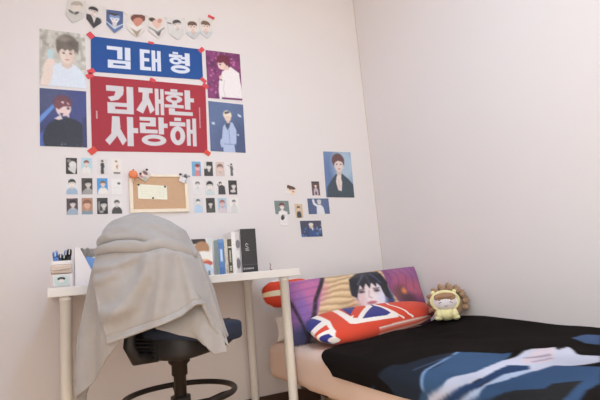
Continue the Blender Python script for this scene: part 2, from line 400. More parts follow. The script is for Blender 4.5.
def banner(name, cor, W, H, bg, letters, label, tapes, extra=None):
    c = Cv(W, H, bg, ss=2)
    if extra: extra(c)
    x0, x1, z1, z0 = cor[0][0], cor[1][0], max(cor[0][1], cor[1][1]), min(cor[2][1], cor[3][1])
    for ch, (a, b, d, e), ink in letters:   # world boxes (xl, ztop, xr, zbottom)
        glyph(c, ((a - x0) / (x1 - x0), (z1 - b) / (z1 - z0), (d - x0) / (x1 - x0), (z1 - e) / (z1 - z0)), ch, ink, bg)
    o = quad_print(name, cor, c, label, 'banner', 'name banners on the wall', t=.003, m='bannerprint', edge=bg)
    for tx, tz, rot, w, h, mm in tapes:
        b2 = bmesh.new(); add_box(b2, (-w / 2, -.0042, -h / 2), (w / 2, -.0030, h / 2), mtx=Matrix.Rotation(rot, 4, 'Y'))
        t = obj('tape', b2, M[mm], o); t.location = Vector((tx, 0, tz)) - Vector((o.location.x, 0, o.location.z))
    return o
def fold_shading(c):  # wave-fold shading painted as soft tones into the flat cloth colour
    c.ell(.12, .8, .12, .35, (36, 72, 150), soft=1, al=.4); c.ell(.9, .3, .12, .5, (34, 74, 144), soft=1, al=.3)
ink1 = (208, 212, 226); ink2 = (200, 195, 199)
banner('cloth_banner', [(-1.703, 2.045), (-1.11, 2.052), (-1.112, 1.865), (-1.706, 1.847)], 300, 100, (34, 76, 142),
       [('gim', (-1.624, 2.006, -1.505, 1.878), ink1), ('tae', (-1.457, 2.008, -1.345, 1.88), ink1), ('hyeong', (-1.3, 2.013, -1.183, 1.879), ink1)],
       'long blue cloth banner with three white block characters', [(-1.704, 2.048, .8, .034, .03, 'tape'), (-1.112, 2.048, -.75, .036, .024, 'tape'), (-1.705, 1.848, -.5, .036, .024, 'tape'), (-1.11, 1.862, .7, .036, .022, 'tape'), (-1.395, 2.051, .1, .03, .014, 'tape')], fold_shading)
def redextra(c):
    c.ell(.1, .5, .16, .6, (150, 44, 56), soft=1, al=.4); c.ell(.85, .3, .2, .3, (160, 48, 60), soft=1, al=.3)
    c.line([(.05, .5), (1, .52)], .003, (146, 40, 54), al=.5)
    R = random.Random(7)
    for (x, ya, yb, n) in ((.048, .47, .575, 7), (.936, .335, .64, 16)):      # the small vertical lines of handwriting-like print
        for i in range(n):
            y = ya + (yb - ya) * (i + .5) / n
            c.line([(x - .006, y - .004), (x + .004, y + .002 * R.uniform(-2, 2)), (x - .003, y + .006)], .0022, (216, 200, 200), al=.85)
banner('cloth_banner', [(-1.711, 1.824), (-1.1, 1.829), (-1.111, 1.43), (-1.709, 1.419)], 300, 200, (160, 48, 60),
       [('gim_b', (-1.634, 1.782, -1.494, 1.627), ink2), ('jae', (-1.472, 1.785, -1.338, 1.632), ink2), ('hwan', (-1.332, 1.79, -1.176, 1.637), ink2),
        ('sa', (-1.636, 1.612, -1.482, 1.453), ink2), ('rang', (-1.47, 1.616, -1.328, 1.456), ink2), ('hae', (-1.308, 1.622, -1.162, 1.46), ink2)],
       'red cloth banner with two lines of silver block characters',
       [(-1.712, 1.822, -.6, .036, .026, 'tape'), (-1.1, 1.828, .55, .036, .024, 'tape'), (-1.112, 1.43, .6, .034, .026, 'red_tape2'), (-1.706, 1.42, -.7, .04, .032, 'red_tape2'), (-1.395, 1.832, .4, .03, .02, 'tape')], redextra)

# --- bunting of pennants
bunt = empty('photo_bunting', (-1.43, 0, 2.2)); tag(bunt, 'string of eight pointed photo pennants above the blue banner', 'bunting')
PEN = [[(-1.814, 2.238), (-1.723, 2.241), (-1.735, 2.144), (-1.786, 2.104), (-1.822, 2.146)], [(-1.721, 2.224), (-1.632, 2.227), (-1.642, 2.134), (-1.689, 2.089), (-1.723, 2.14)],
       [(-1.623, 2.211), (-1.537, 2.214), (-1.541, 2.119), (-1.586, 2.077), (-1.625, 2.123)], [(-1.519, 2.203), (-1.421, 2.214), (-1.426, 2.12), (-1.47, 2.073), (-1.52, 2.112)],
       [(-1.405, 2.21), (-1.317, 2.219), (-1.315, 2.132), (-1.356, 2.082), (-1.407, 2.122)], [(-1.304, 2.22), (-1.215, 2.232), (-1.205, 2.135), (-1.247, 2.09), (-1.295, 2.121)],
       [(-1.199, 2.232), (-1.12, 2.242), (-1.115, 2.149), (-1.152, 2.108), (-1.194, 2.137)], [(-1.112, 2.25), (-1.04, 2.245), (-1.04, 2.165), (-1.075, 2.124), (-1.112, 2.155)]]
pcs = []
def pbase(bg): return Cv(30, 48, bg)
c = pbase((206, 200, 194)); person(c, .55, .32, .2, (172, 160, 146), (214, 200, 190), (196, 190, 186), face=False); c.ell(.3, .62, .16, .06, (110, 104, 100)); c.ell(.6, .6, .12, .06, (84, 80, 84), rot=.4); pcs.append(c)
c = pbase((214, 206, 202)); person(c, .4, .3, .17, (46, 40, 42), (226, 208, 200), (60, 56, 58)); c.poly([(.35, .55), (.6, .55), (.5, .8)], (216, 208, 206)); pcs.append(c)
c = pbase((70, 88, 138)); person(c, .5, .42, .2, (112, 142, 198), (222, 216, 222), (90, 112, 164)); c.ell(.4, .2, .3, .05, (70, 54, 48)); c.rect(0, .75, 1, .82, (196, 206, 218)); pcs.append(c)
c = pbase((216, 206, 200)); c.ell(.62, .22, .4, .24, (110, 62, 50)); c.ell(.6, .35, .26, .2, (208, 128, 108)); c.rect(0, .56, 1, .72, (220, 214, 210)); c.poly([(.2, .76), (.8, .76), (.5, 1)], (158, 140, 118)); pcs.append(c)
c = pbase((218, 208, 202)); c.ell(.25, .2, .2, .12, (74, 56, 50)); c.ell(.5, .36, .26, .2, (222, 180, 164)); c.rect(.05, .68, .95, .78, (140, 140, 144)); c.poly([(.3, .76), (.75, .76), (.6, .95)], (98, 92, 92)); c.ell(.7, .22, .14, .12, (204, 140, 128)); pcs.append(c)
c = pbase((214, 208, 206)); person(c, .6, .32, .17, (66, 60, 62), (226, 214, 208), (206, 202, 200)); c.rect(0, .3, .25, .36, (80, 74, 74)); pcs.append(c)
c = pbase((218, 210, 206)); person(c, .5, .42, .22, (100, 72, 58), (232, 204, 194), (190, 192, 196)); pcs.append(c)
c = pbase((216, 208, 204)); person(c, .48, .4, .24, (110, 82, 66), (234, 206, 198), (196, 200, 204)); pcs.append(c)
plabels = ['faded grey pennant', 'black-and-white portrait pennant', 'blue portrait pennant', 'red-haired portrait pennant', 'white and brown portrait pennant', 'pale portrait pennant with black hair', 'brown-haired portrait pennant on white', 'brown-haired portrait pennant by the red tape']
for k, (p, cv) in enumerate(zip(PEN, pcs)):
    I = cv.get(); nv, nu = I.shape[:2]
    TL, TR, RB, TIP, LB = [np.array(q) for q in p]
    u, v = np.meshgrid(np.linspace(0, 1, nu), np.linspace(0, 1, nv)); top = TL + (TR - TL) * u[..., None]
    k2 = np.where(u < .5, u * 2, 2 - u * 2)
    bot = np.where((u < .5)[..., None], LB + (TIP - LB) * (u * 2)[..., None], TIP + (RB - TIP) * (u * 2 - 1)[..., None])
    xz = top + (bot - top) * v[..., None]
    P = np.zeros((nv, nu, 3)); P[..., 0] = xz[..., 0] + 1.43; P[..., 2] = xz[..., 1] - 2.2; P[..., 1] = -.004 - .004 * v * np.sin(u * PI)
    o = sheet('pennant', P, photo_soft(I), M['print'], (0, .0018, 0), bunt, edge=(222, 216, 210)); o['label'] = plabels[k]
bm = bmesh.new(); sp = [(-1.86, -.003, 2.262)] + [(q[j][0], -.003, q[j][1] - .004) for q in PEN for j in (0, 1)] + [(-1.02, -.003, 2.27)]
add_tube(bm, [(x + 1.43, y, z - 2.2) for x, y, z in sp], .0012, 6); obj('string', bm, M['string'], bunt)
bm = bmesh.new(); add_box(bm, (-.02, -.005, -.008), (.02, -.003, .008), mtx=Matrix.Rotation(.35, 4, 'Y')); o = obj('tape', bm, M['tape'], bunt); o.location = (1.43 - 1.04, 0, .067)
bm = bmesh.new(); add_box(bm, (-.02, -.005, -.008), (.02, -.003, .008), mtx=Matrix.Rotation(-.3, 4, 'Y')); o = obj('tape', bm, M['tape'], bunt); o.location = (1.43 - 1.86, 0, .062)

# --- two blocks of photo cards
BK = (44, 40, 42); WH = (222, 216, 214)
def cd(bg, hair=None, skin=SK, cloth=WH, cx=.5, cy=.34, r=.17, extra=None, **k):
    c = Cv(22, 36, bg)
    if hair is not None: person(c, cx, cy, r, hair, skin, cloth, **k)
    if extra: extra(c)
    return c
def fig(c, col, x=.5, hair=BK, skin=SK):
    c.poly([(x - .16, .98), (x - .12, .45), (x - .2, .5), (x - .12, .3), (x + .12, .28), (x + .2, .55), (x + .12, .6), (x + .14, .98)], col); c.ell(x, .22, .1, .08, skin); c.ell(x, .18, .11, .06, hair)
LC = [[cd(BK, None, extra=lambda c: (c.ell(.6, .42, .32, .22, (214, 208, 206)), c.poly([(.2, .6), (.95, .5), (.8, 1), (.25, .75)], (206, 200, 198)), c.ell(.3, .2, .2, .1, (120, 116, 116)))),
       cd((166, 202, 218), (130, 66, 58), SK, (220, 214, 210), cx=.48, r=.15),
       cd((212, 206, 204), None, extra=lambda c: fig(c, (52, 50, 56), .5)),
       cd((224, 216, 210), None, extra=lambda c: (fig(c, (226, 214, 204), .45, (150, 110, 88)), c.poly([(.4, .5), (.62, .36), (.56, .7)], (196, 120, 92)), c.rect(.2, .86, .8, .95, (90, 84, 84))))],
      [cd((216, 214, 216), BK, SKW, (150, 172, 200), cy=.32, r=.2), cd((66, 58, 56), (38, 32, 32), (206, 196, 190), (150, 146, 146), cx=.6, cy=.36, r=.2),
       cd((62, 142, 212), (120, 86, 58), SK, (226, 220, 214), cx=.55, cy=.36, r=.16), cd((226, 220, 218), None, extra=lambda c: (c.ell(.7, .3, .14, .07, (84, 80, 86)), c.line([(.2, .6), (.7, .55)], .012, (190, 186, 186)), c.line([(.15, .85), (.9, .82)], .01, (196, 190, 190))))],
      [cd((78, 62, 66), (36, 30, 34), (222, 206, 204), (150, 166, 186), cx=.55, cy=.34, r=.18, extra=lambda c: c.rect(.1, 0, .6, .05, (190, 130, 146))),
       cd((176, 128, 102), (128, 80, 60), (216, 160, 132), (120, 142, 160), cy=.4, r=.24, face=False),
       cd((58, 54, 54), (30, 28, 30), (206, 200, 198), (40, 38, 40), cx=.62, cy=.42, r=.2, extra=lambda c: (c.ell(.2, .5, .1, .3, (130, 126, 124)), c.ell(.4, .85, .2, .08, (150, 146, 146)))),
       cd((220, 216, 214), (74, 66, 66), (216, 206, 200), (66, 62, 64), cy=.34, r=.16)]]
LL = [['black photo card of a pale figure', 'pale blue photo card of a red-haired person', 'white photo card of a standing figure in black', 'white photo card of a figure with orange patch'],
      ['photo card of a black-haired person in light blue', 'dark photo card of a face turned aside', 'bright blue photo card of a white-clad person', 'nearly blank white photo card with faint lines'],
      ['dark photo card with a pink strip along its top', 'brown close-up photo card of a face', 'black-and-white photo card with a dark blurred background', 'white photo card of a person in a black coat']]
RC = [[cd((96, 158, 204), None, extra=lambda c: (c.ell(.62, .45, .26, .2, (226, 160, 158)), c.ell(.62, .28, .26, .12, (140, 62, 66)), c.ell(.6, .85, .3, .25, (206, 120, 124)))),
       cd((62, 58, 58), BK, (222, 214, 212), (62, 58, 60), cx=.55, cy=.34, r=.2, extra=lambda c: c.rect(0, 0, .3, .5, (206, 202, 200))),
       cd((206, 184, 176), (124, 92, 80), (230, 194, 182), (206, 184, 176), cy=.42, r=.22),
       cd((220, 214, 212), None, extra=lambda c: (fig(c, (92, 88, 92), .5), c.line([(.1, .25), (.4, .34)], .03, (92, 88, 92))))],
      [cd((222, 216, 214), (110, 106, 108), (226, 220, 216), (214, 210, 210), cx=.55, cy=.3, r=.16), cd((214, 208, 206), BK, (230, 222, 218), (190, 204, 206), cy=.36, r=.23),
       cd((220, 214, 212), None, extra=lambda c: (c.poly([(.15, .98), (.2, .4), (.6, .32), (.9, .45), (.95, .98)], (60, 58, 64)), c.ell(.42, .22, .16, .11, BK), c.ell(.45, .28, .1, .08, SK), c.line([(.1, .3), (.3, .5)], .05, (80, 78, 84)))),
       cd((56, 52, 52), BK, (218, 210, 208), (74, 70, 70), cx=.6, cy=.38, r=.19, extra=lambda c: c.ell(.5, .75, .3, .1, (200, 194, 194)))],
      [cd((206, 204, 208), (84, 82, 92), SKW, (170, 196, 226), cx=.48, cy=.26, r=.14), cd((58, 54, 56), (40, 36, 36), (214, 206, 198), (74, 74, 70), cy=.4, r=.17),
       cd((158, 188, 208), (158, 96, 92), (226, 178, 176), (206, 190, 198), cy=.36, r=.19), cd((226, 220, 216), (92, 86, 88), (224, 214, 208), (206, 204, 206), cy=.28, r=.13)]]
RL = [['blue photo card of a red-haired person in pink', 'black-and-white photo card half white half dark', 'rosy brown photo card of a face close up', 'white photo card of a grey figure raising an arm'],
      ['pale grey photo card like a pencil portrait', 'white photo card of a round black haircut', 'white photo card of a person in a black jacket', 'black photo card of a pale face'],
      ['photo card of a person in a light blue shirt', 'charcoal photo card of a small pale face', 'grey-blue photo card of a pink-haired person', 'pale photo card of a small person in white']]
LG = [[(-1.804, 1.339), (-1.735, 1.341), (-1.662, 1.341), (-1.593, 1.341)], [(-1.803, 1.237), (-1.735, 1.237), (-1.664, 1.237), (-1.596, 1.235)], [(-1.803, 1.135), (-1.736, 1.136), (-1.666, 1.136), (-1.598, 1.136)]]
RG = [[(-1.179, 1.337), (-1.111, 1.338), (-1.044, 1.339), (-.976, 1.34)], [(-1.18, 1.232), (-1.109, 1.232), (-1.044, 1.232), (-.976, 1.232)], [(-1.179, 1.132), (-1.111, 1.131), (-1.044, 1.13), (-.975, 1.129)]]
rows = ['top row', 'mid row', 'low row']
for G, CC, LLb, nm in ((LG, LC, LL, 'below the dark poster'), (RG, RC, RL, 'below the slate poster')):
    for r in range(3):
        for k in range(4):
            x, z = G[r][k]
            quad_print('photo_card', cardcorners(x, z, .05, .082, random.uniform(-.01, .01)), CC[r][k], LLb[r][k] + ', ' + rows[r] + ' ' + nm, 'photo card',
                       'photo cards ' + nm, t=.002)

# --- the loose cluster near the corner
c = Cv(66, 98, (104, 134, 182)); c.ell(.2, .6, .5, .5, (84, 112, 170), soft=.9); c.ell(.75, .3, .4, .4, (160, 188, 214), soft=.9)
c.poly([(.04, 1), (.06, .78), (.3, .56), (.42, .48), (.62, .48), (.84, .6), (1, .72), (1, 1)], (52, 66, 78)); c.poly([(.42, .46), (.6, .46), (.56, .66), (.5, .7)], (226, 220, 220))
c.poly([(.44, .4), (.6, .4), (.6, .5), (.52, .56), (.44, .5)], (210, 184, 174)); c.ell(.51, .2, .22, .16, (96, 58, 60), soft=.12); c.ell(.52, .29, .16, .15, (230, 204, 196))
c.poly([(.3, .14), (.72, .14), (.72, .3), (.64, .22), (.5, .2), (.4, .24), (.33, .32)], (96, 58, 60))
for x in (.45, .6): c.ell(x, .28, .03, .012, (50, 40, 44), soft=.5)
c.ell(.53, .38, .05, .013, (190, 110, 110)); c.poly([(.42, .54), (.54, .5), (.6, .66), (.56, .86), (.44, .84), (.38, .66)], (232, 212, 204)); c.line([(.48, .6), (.5, .8)], .012, (204, 178, 170))
c.put(.12 * np.ones(c.X.shape), (150, 150, 160)); quad_print('poster', [(-.362, 1.466), (-.158, 1.468), (-.164, 1.167), (-.371, 1.171)], c, 'blue poster of a person in dark jacket with clasped hands, nearest the corner', 'poster', 'prints near the room corner')
c = Cv(30, 26, (226, 206, 190)); c.ell(.5, .5, .6, .6, (228, 204, 186)); c.ell(.35, .2, .5, .22, (92, 66, 60)); c.ell(.7, .6, .14, .1, (206, 130, 120)); c.ell(.35, .5, .06, .05, (70, 50, 50)); c.poly([(0, .6), (.3, .75), (.4, 1), (0, 1)], (228, 218, 214))
quad_print('photo_sticker', cardcorners(-.608, 1.216, .064, .05, -.3), c, 'tiny tilted sticker of a face, alone on the wall', 'sticker', 'prints near the room corner', t=.002)
c = Cv(24, 38, (96, 74, 76)); c.rect(0, 0, 1, .12, (70, 52, 56)); person(c, .5, .3, .12, (88, 56, 50), SK, (192, 170, 184), face=False, shw=1.9); c.rect(.4, .72, .6, .95, (90, 74, 90))
quad_print('photo_card', cardcorners(-.44, 1.227, .054, .088), c, 'brown photo card of a person in mauve, below the blue corner poster', 'photo card', 'prints near the room corner', t=.002)
c = Cv(40, 36, (112, 128, 126)); person(c, .5, .42, .21, (108, 50, 50), SKW, (222, 216, 214)); c.poly([(.25, .8), (.5, .7), (.75, .8), (.8, 1), (.2, 1)], (224, 218, 216))
quad_print('photo_print', [(-.727, 1.153), (-.634, 1.151), (-.632, 1.07), (-.724, 1.073)], c, 'grey-green print of a red-haired person in white', 'photo', 'prints near the room corner', t=.002)
c = Cv(26, 36, (226, 220, 218)); c.poly([(.1, 0), (.9, 0), (.85, 1), (.2, .95)], (228, 222, 222)); c.ell(.42, .42, .2, .2, (54, 50, 58), rot=.5); c.line([(.3, .8), (.8, .75)], .02, (190, 184, 184)); c.ell(.62, .3, .12, .08, (190, 184, 188))
quad_print('photo_sticker', [(-.704, 1.087), (-.648, 1.086), (-.652, 1.004), (-.7, 1.003)], c, 'white cut-out sticker overlapping the grey-green print', 'sticker', 'prints near the room corner', t=.0022, lift=.0022)
c = Cv(26, 40, (206, 178, 146)); person(c, .48, .33, .13, (70, 52, 50), SK, (66, 62, 66), shw=1.8)
quad_print('photo_card', [(-.597, 1.133), (-.544, 1.13), (-.543, 1.047), (-.593, 1.047)], c, 'tan photo card of a person in a black coat', 'photo card', 'prints near the room corner', t=.002)
c = Cv(54, 36, (74, 90, 132)); c.ell(.8, .3, .4, .5, (84, 102, 146), soft=.9); c.poly([(.38, 1), (.4, .6), (.47, .42), (.62, .42), (.72, .6), (.76, 1)], (216, 216, 224)); c.line([(.46, .5), (.3, .34), (.27, .12)], .05, (218, 216, 222)); c.ell(.54, .26, .09, .14, (206, 198, 200)); c.ell(.54, .17, .1, .1, (196, 192, 190))
quad_print('photo_print', [(-.506, 1.164), (-.357, 1.163), (-.356, 1.067), (-.504, 1.067)], c, 'wide blue print of a white-clad person with raised arm', 'photo', 'prints near the room corner', t=.002)
c = Cv(54, 38, (58, 70, 106)); c.rect(0, 0, 1, .4, (70, 70, 92)); c.speck(20, (96, 146, 226), .05, 21, (0, .5, 1, 1), .7); c.poly([(.34, 1), (.4, .55), (.55, .5), (.66, .6), (.7, 1)], (54, 78, 142)); c.ell(.5, .34, .09, .15, (212, 186, 172)); c.ell(.5, .24, .11, .1, (224, 214, 202)); c.poly([(.5, .45), (.6, .45), (.56, .65)], (220, 214, 216)); c.speck(6, (206, 216, 236), .03, 5, (.7, .3, 1, .6))
quad_print('photo_print', [(-.569, 1.028), (-.425, 1.026), (-.423, .928), (-.566, .93)], c, 'wide dark blue print of a fair-haired person, lowest of the group', 'photo', 'prints near the room corner', t=.002)
c = Cv(12, 24, (222, 214, 212)); c.line([(.35, .2), (.6, .35), (.4, .55)], .05, (120, 90, 96)); c.line([(.3, .62), (.55, .85)], .06, (190, 90, 100)); c.line([(.45, .1), (.5, .9)], .03, (90, 80, 90)); c.rect(.35, .8, .8, .9, (80, 66, 72))
quad_print('wall_sticker', cardcorners(-.781, .77, .026, .052), c, 'tiny white sticker with dark scribble just above desk level', 'sticker', t=.0015)

# --- cork board and what hangs on it
cb = empty('cork_board', (-1.385, 0, 1.197)); tag(cb, 'small cork notice board in a pale wood frame', 'notice board')
W2, H2 = .152, .101
bm = bmesh.new(); add_box(bm, (-W2 + .01, -.01, -H2 + .008), (W2 - .01, -.001, H2 - .005)); obj('cork_panel', bm, M['cork'], cb)
bm = bmesh.new(); fw_ = .018
for lo, hi in (((-W2, -.017, -H2), (W2, -.001, -H2 + fw_)), ((-W2, -.017, H2 - .012), (W2, -.001, H2)), ((-W2, -.017, -H2 + fw_), (-W2 + fw_, -.001, H2 - .012)), ((W2 - fw_, -.017, -H2 + fw_), (W2, -.001, H2 - .012))):
    add_box(bm, lo, hi, .002)
obj('frame', bm, M['pine'], cb)
c = Cv(60, 30, (232, 226, 204)); R = random.Random(3)
for i in range(5):
    y = .2 + i * .15; x = .1
    while x < .88:
        w = R.uniform(.02, .08); c.line([(x, y + R.uniform(-.02, .02)), (x + w, y + R.uniform(-.02, .02))], .006, (186, 190, 164), al=.7); x += w + .03
nt_ = quad_print('paper_note', [(-1.495, 1.247), (-1.346, 1.238), (-1.346, 1.163), (-1.494, 1.17)], c, 'cream handwritten note pinned to the cork board', 'note', t=.0015, lift=.0105, edge=(226, 220, 200))
for px, pz in ((-1.49, 1.243), (-1.356, 1.233), (-1.42, 1.172)):
    bm = bmesh.new(); add_lathe(bm, [(0, 0), (.005, 0), (.005, .003), (.003, .005), (.004, .008), (0, .009)], 12, Matrix.Rotation(PI / 2, 4, 'X'))
    o = obj('push_pin', bm, M['pin'], nt_, True); o.location = (px - nt_.location.x, -.0118, pz - nt_.location.z)
pk = empty('orange_charm', (-1.518, -.017, 1.294)); tag(pk, 'round orange pumpkin-like ornament on the board frame corner', 'ornament')
bm = bmesh.new(); add_ell(bm, (0, -.014, 0), (.023, .014, .022)); 
for v in bm.verts:
    a = math.atan2(v.co.z, v.co.x); v.co.x *= 1 + .05 * math.cos(8 * a); v.co.z *= 1 + .05 * math.cos(8 * a)
obj('body', bm, M['orange'], pk, True)
bm = bmesh.new(); add_tube(bm, [(0, -.012, -.02), (.002, -.012, -.036), (.001, -.01, -.046)], [.005, .004, .003], 8); obj('tassel', bm, mat('tassel_tan', (206, 160, 130), .8), pk, True)
bm = bmesh.new(); add_tube(bm, [(0, -.014, .02), (.003, -.014, .028)], [.004, .003], 8); obj('stem', bm, mat('stem_brown', (150, 90, 60), .7), pk, True)
for k, (x, z, rot, lab, bgc, hr) in enumerate(((-1.46, 1.292, -.7, 'tilted photo charm clipped on the board beside the orange ornament', (206, 190, 180), (120, 76, 84)),
                                                (-1.252, 1.278, -.35, 'tilted black-and-white photo charm on the far board corner', (214, 206, 206), (70, 64, 74)))):
    c = Cv(26, 26, bgc)
    if k == 0: c.ell(.4, .45, .24, .24, (228, 196, 184)); c.ell(.4, .26, .28, .16, hr); c.poly([(.5, .6), (.95, .5), (.9, .95), (.4, .9)], (168, 166, 150)); c.ell(.3, .8, .2, .1, (190, 100, 120))
    else: c.speck(16, (84, 78, 90), .1, 8); c.ell(.5, .5, .18, .16, (226, 220, 220)); c.ell(.55, .3, .24, .12, hr)
    o = quad_print('photo_charm', cardcorners(x, z, .05, .05, rot), c, lab, 'charm', t=.003, lift=.018)
    for dx, dz in (((-.02, .008), (.012, .03)) if k == 0 else ((-.022, .022),)):
        bm = bmesh.new(); add_lathe(bm, [(0, 0), (.006, 0), (.006, .004), (.004, .007), (0, .008)], 12, Matrix.Rotation(PI / 2, 4, 'X')); p = obj('push_pin', bm, M['pin'], o, True); p.location = (dx, -.0208, dz)

# ================================================================== DESK
DX0, DX1 = -1.9, -.89
dk = empty('desk', (-1.395, -.3, 0)); tag(dk, 'white rectangular desk on round white legs against the wall', 'desk')
bm = bmesh.new(); add_box(bm, (DX0 + 1.395, -.3, .706), (DX1 + 1.395, .298, .74), .0025); obj('tabletop', bm, M['white_lam'], dk)
for x in (DX0 + .06, DX1 - .06):
    for y in (-.55, -.065):
        bm = bmesh.new(); add_lathe(bm, [(0, 0), (.017, 0), (.018, .004), (.0205, .02), (.0205, .69), (.021, .69), (.021, .706), (0, .706)], 24)
        o = obj('leg', bm, M['white_metal'], dk, False); o.location = (x + 1.395, y + .3, 0)
        for p in o.data.polygons: p.use_smooth = len(p.vertices) == 4 and abs(p.normal.z) < .5

# --- pen organizer with drawers
oz = .74
po = empty('pen_organizer', (-1.852, -.3, oz)); tag(po, 'small stacked white and beige pen organizer on the desk end', 'organizer')
bm = bmesh.new(); add_box(bm, (-.037, -.05, 0), (.04, .05, .058), .003); obj('lower_box', bm, M['white_plastic'], po)
bm = bmesh.new(); add_box(bm, (-.042, -.049, .001), (-.0372, .049, .055), .001); obj('side_panel', bm, M['pink_plastic'], po)
bm = bmesh.new(); add_box(bm, (-.041, -.054, .06), (.038, .05, .096), .006, 3); obj('drawer', bm, M['beige_plastic'], po)
bm = bmesh.new(); add_tube(bm, [(-.034, -.06, .077), (-.026, -.063, .075), (.03, -.06, .08)], .004, 8); obj('drawer_handle', bm, M['beige_plastic'], po)
bm = bmesh.new()
for lo, hi in (((-.037, -.045, .097), (.036, .045, .1)), ((-.037, -.045, .1), (-.034, .045, .112)), ((.033, -.045, .1), (.036, .045, .112)), ((-.034, -.045, .1), (.033, -.042, .112)), ((-.034, .042, .1), (.033, .045, .112))): add_box(bm, lo, hi)
obj('pen_tray', bm, M['white_plastic'], po)
c = Cv(36, 26, (206, 208, 204)); c.ell(.5, .5, .4, .36, (190, 204, 198)); c.ell(.5, .34, .22, .14, (58, 52, 54)); c.ell(.5, .5, .16, .14, (224, 212, 206)); c.rect(0, .85, 1, 1, (196, 196, 192))
I = c.get(); nv, nu = I.shape[:2]; u, v = np.meshgrid(np.linspace(-.034, .03, nu), np.linspace(.054, .006, nv)); P = np.stack([u, np.full_like(u, -.0525), v], -1)
sheet('picture_label', P, I, M['print'], (0, .0022, 0), po)
def pen(x, y, h, r, m, lab, lean=0, cap=True, clip=True):
    t = empty('pen', (x, y, oz + .1)); t.rotation_euler = (0, lean, 0); tag(t, lab, 'pen', 'pens in the organizer')
    bm = bmesh.new(); add_lathe(bm, [(0, 0), (r * .8, 0), (r, .004), (r, h * .55), (0, h * .55)], 12); obj('barrel', bm, M[m], t, True)
    bm = bmesh.new(); add_lathe(bm, [(0, h * .55), (r * 1.15, h * .55), (r * 1.15, h - .006), (r * .7, h), (0, h)], 12); obj('cap', bm, M[m], t, True)
    bm = bmesh.new(); add_box(bm, (-.0015, -r * 1.15 - .004, h * .6), (.0015, -r * 1.15, h * .97)); obj('clip', bm, M['silver'], t)
pen(-1.874, -.33, .052, .009, 'pen_blue', 'thick sky blue marker pen at the tray end', -.05); pen(-1.858, -.318, .042, .008, 'pen_navy', 'shorter blue pen next to the sky blue marker', .06); pen(-1.872, -.29, .06, .0055, 'silver', 'slim silver-capped pen behind the blue marker')
pen(-1.843, -.325, .036, .009, 'pen_green', 'short dark green pen in the middle of the tray'); pen(-1.838, -.3, .058, .006, 'pen_blue', 'slim blue pen behind the dark green one', .05); pen(-1.827, -.325, .06, .0085, 'pen_black', 'fat black pen at the tray side nearest the magazine file', .08)

# --- magazine file
mf = empty('magazine_file', (-1.803, -.3, oz)); tag(mf, 'white slanted magazine file half hidden by the grey blanket', 'magazine file')
def prism(bm, pts, y0, y1):
    a = [bm.verts.new((x, y0, z)) for x, z in pts]; b = [bm.verts.new((x, y1, z)) for x, z in pts]
    bm.faces.new(a); bm.faces.new(b[::-1]); n = len(pts)
    for i in range(n): bm.faces.new((a[i], b[i], b[(i + 1) % n], a[(i + 1) % n]))
bm = bmesh.new(); prism(bm, [(0, 0), (.24, 0), (.24, .04), (.075, .04), (.018, .163), (0, .163)], -.05, -.046); obj('front_panel', bm, M['white_plastic'], mf)
bm = bmesh.new(); prism(bm, [(0, 0), (.24, 0), (.24, .163), (0, .163)], .046, .05); obj('back_panel', bm, M['grey_plastic'], mf)
bm = bmesh.new(); add_box(bm, (0, -.046, 0), (.004, .046, .163)); obj('spine_panel', bm, M['white_plastic'], mf)
bm = bmesh.new(); add_box(bm, (.004, -.046, 0), (.24, .046, .004)); obj('bottom_panel', bm, M['white_plastic'], mf)
bm = bmesh.new(); prism(bm, [(-.1, 0), (.1, 0), (.1, .105), (.02, .09), (-.06, .12), (-.1, .12)], -.002, .002); o = obj('document_folder', bm, M['folder_blue']); o.location = (-1.803 + .115, -.315, oz + .0045); tag(o, 'blue document folder standing in the white magazine file', 'folder')
bm = bmesh.new(); prism(bm, [(-.09, 0), (.1, 0), (.1, .145), (-.03, .125), (-.09, .11)], -.001, .001); o = obj('paper_sheet', bm, M['paper']); o.location = (-1.803 + .125, -.29, oz + .0045); tag(o, 'white paper sheet standing behind the blue folder', 'paper')
sc_ = empty('scissors', (-1.762, -.275, oz + .0045)); tag(sc_, 'grey scissors standing upright in the magazine file', 'scissors')
bm = bmesh.new(); prism(bm, [(-.005, 0), (.002, 0), (.006, .11), (-.006, .11)], -.002, 0); obj('blade', bm, M['silver'], sc_)
bm = bmesh.new(); prism(bm, [(-.001, 0), (.006, 0), (.005, .11), (-.007, .11)], 0.0003, .002); obj('blade', bm, M['silver'], sc_)
for s in (-1, 1):
    bm = bmesh.new(); add_tube(bm, [(s * .011 + .011 * math.cos(a), 0, .135 + .024 * math.sin(a)) for a in [2 * PI * i / 16 for i in range(16)]], .0035, 8, True); obj('handle', bm, M['grey_plastic'], sc_, True)

# --- books and boxes standing on the desk
def book(name, x0, x1, yf, depth, h, cover, spine_cv, label, left=None, cat='book'):
    t = empty(name, ((x0 + x1) / 2, yf + depth / 2, oz)); w = (x1 - x0) / 2; d = depth / 2
    tag(t, label, cat, 'books and boxes standing on the desk')
    cm = mat(name + '_cover', cover, .45, vary=.03); lm = mat(name + '_side', left, .5, vary=.04) if left else cm
    bm = bmesh.new(); add_box(bm, (-w + .0015, -d + .002, .002), (w - .0015, d - .003, h - .002)); obj('pages', bm, M['paper'], t)
    bm = bmesh.new(); add_box(bm, (-w, -d, 0), (-w + .0015, d, h)); obj('side_cover', bm, lm, t)
    bm = bmesh.new(); add_box(bm, (w - .0015, -d, 0), (w, d, h)); obj('side_cover', bm, cm, t)
    I = spine_cv.get(); nv, nu = I.shape[:2]; u, v = np.meshgrid(np.linspace(-w, w, nu), np.linspace(h, 0, nv))
    sheet('spine', np.stack([u, np.full_like(u, -d - .0003), v], -1), photo_soft(I, 0), M['print'], (0, .002, 0), t, edge=cover)
    return t
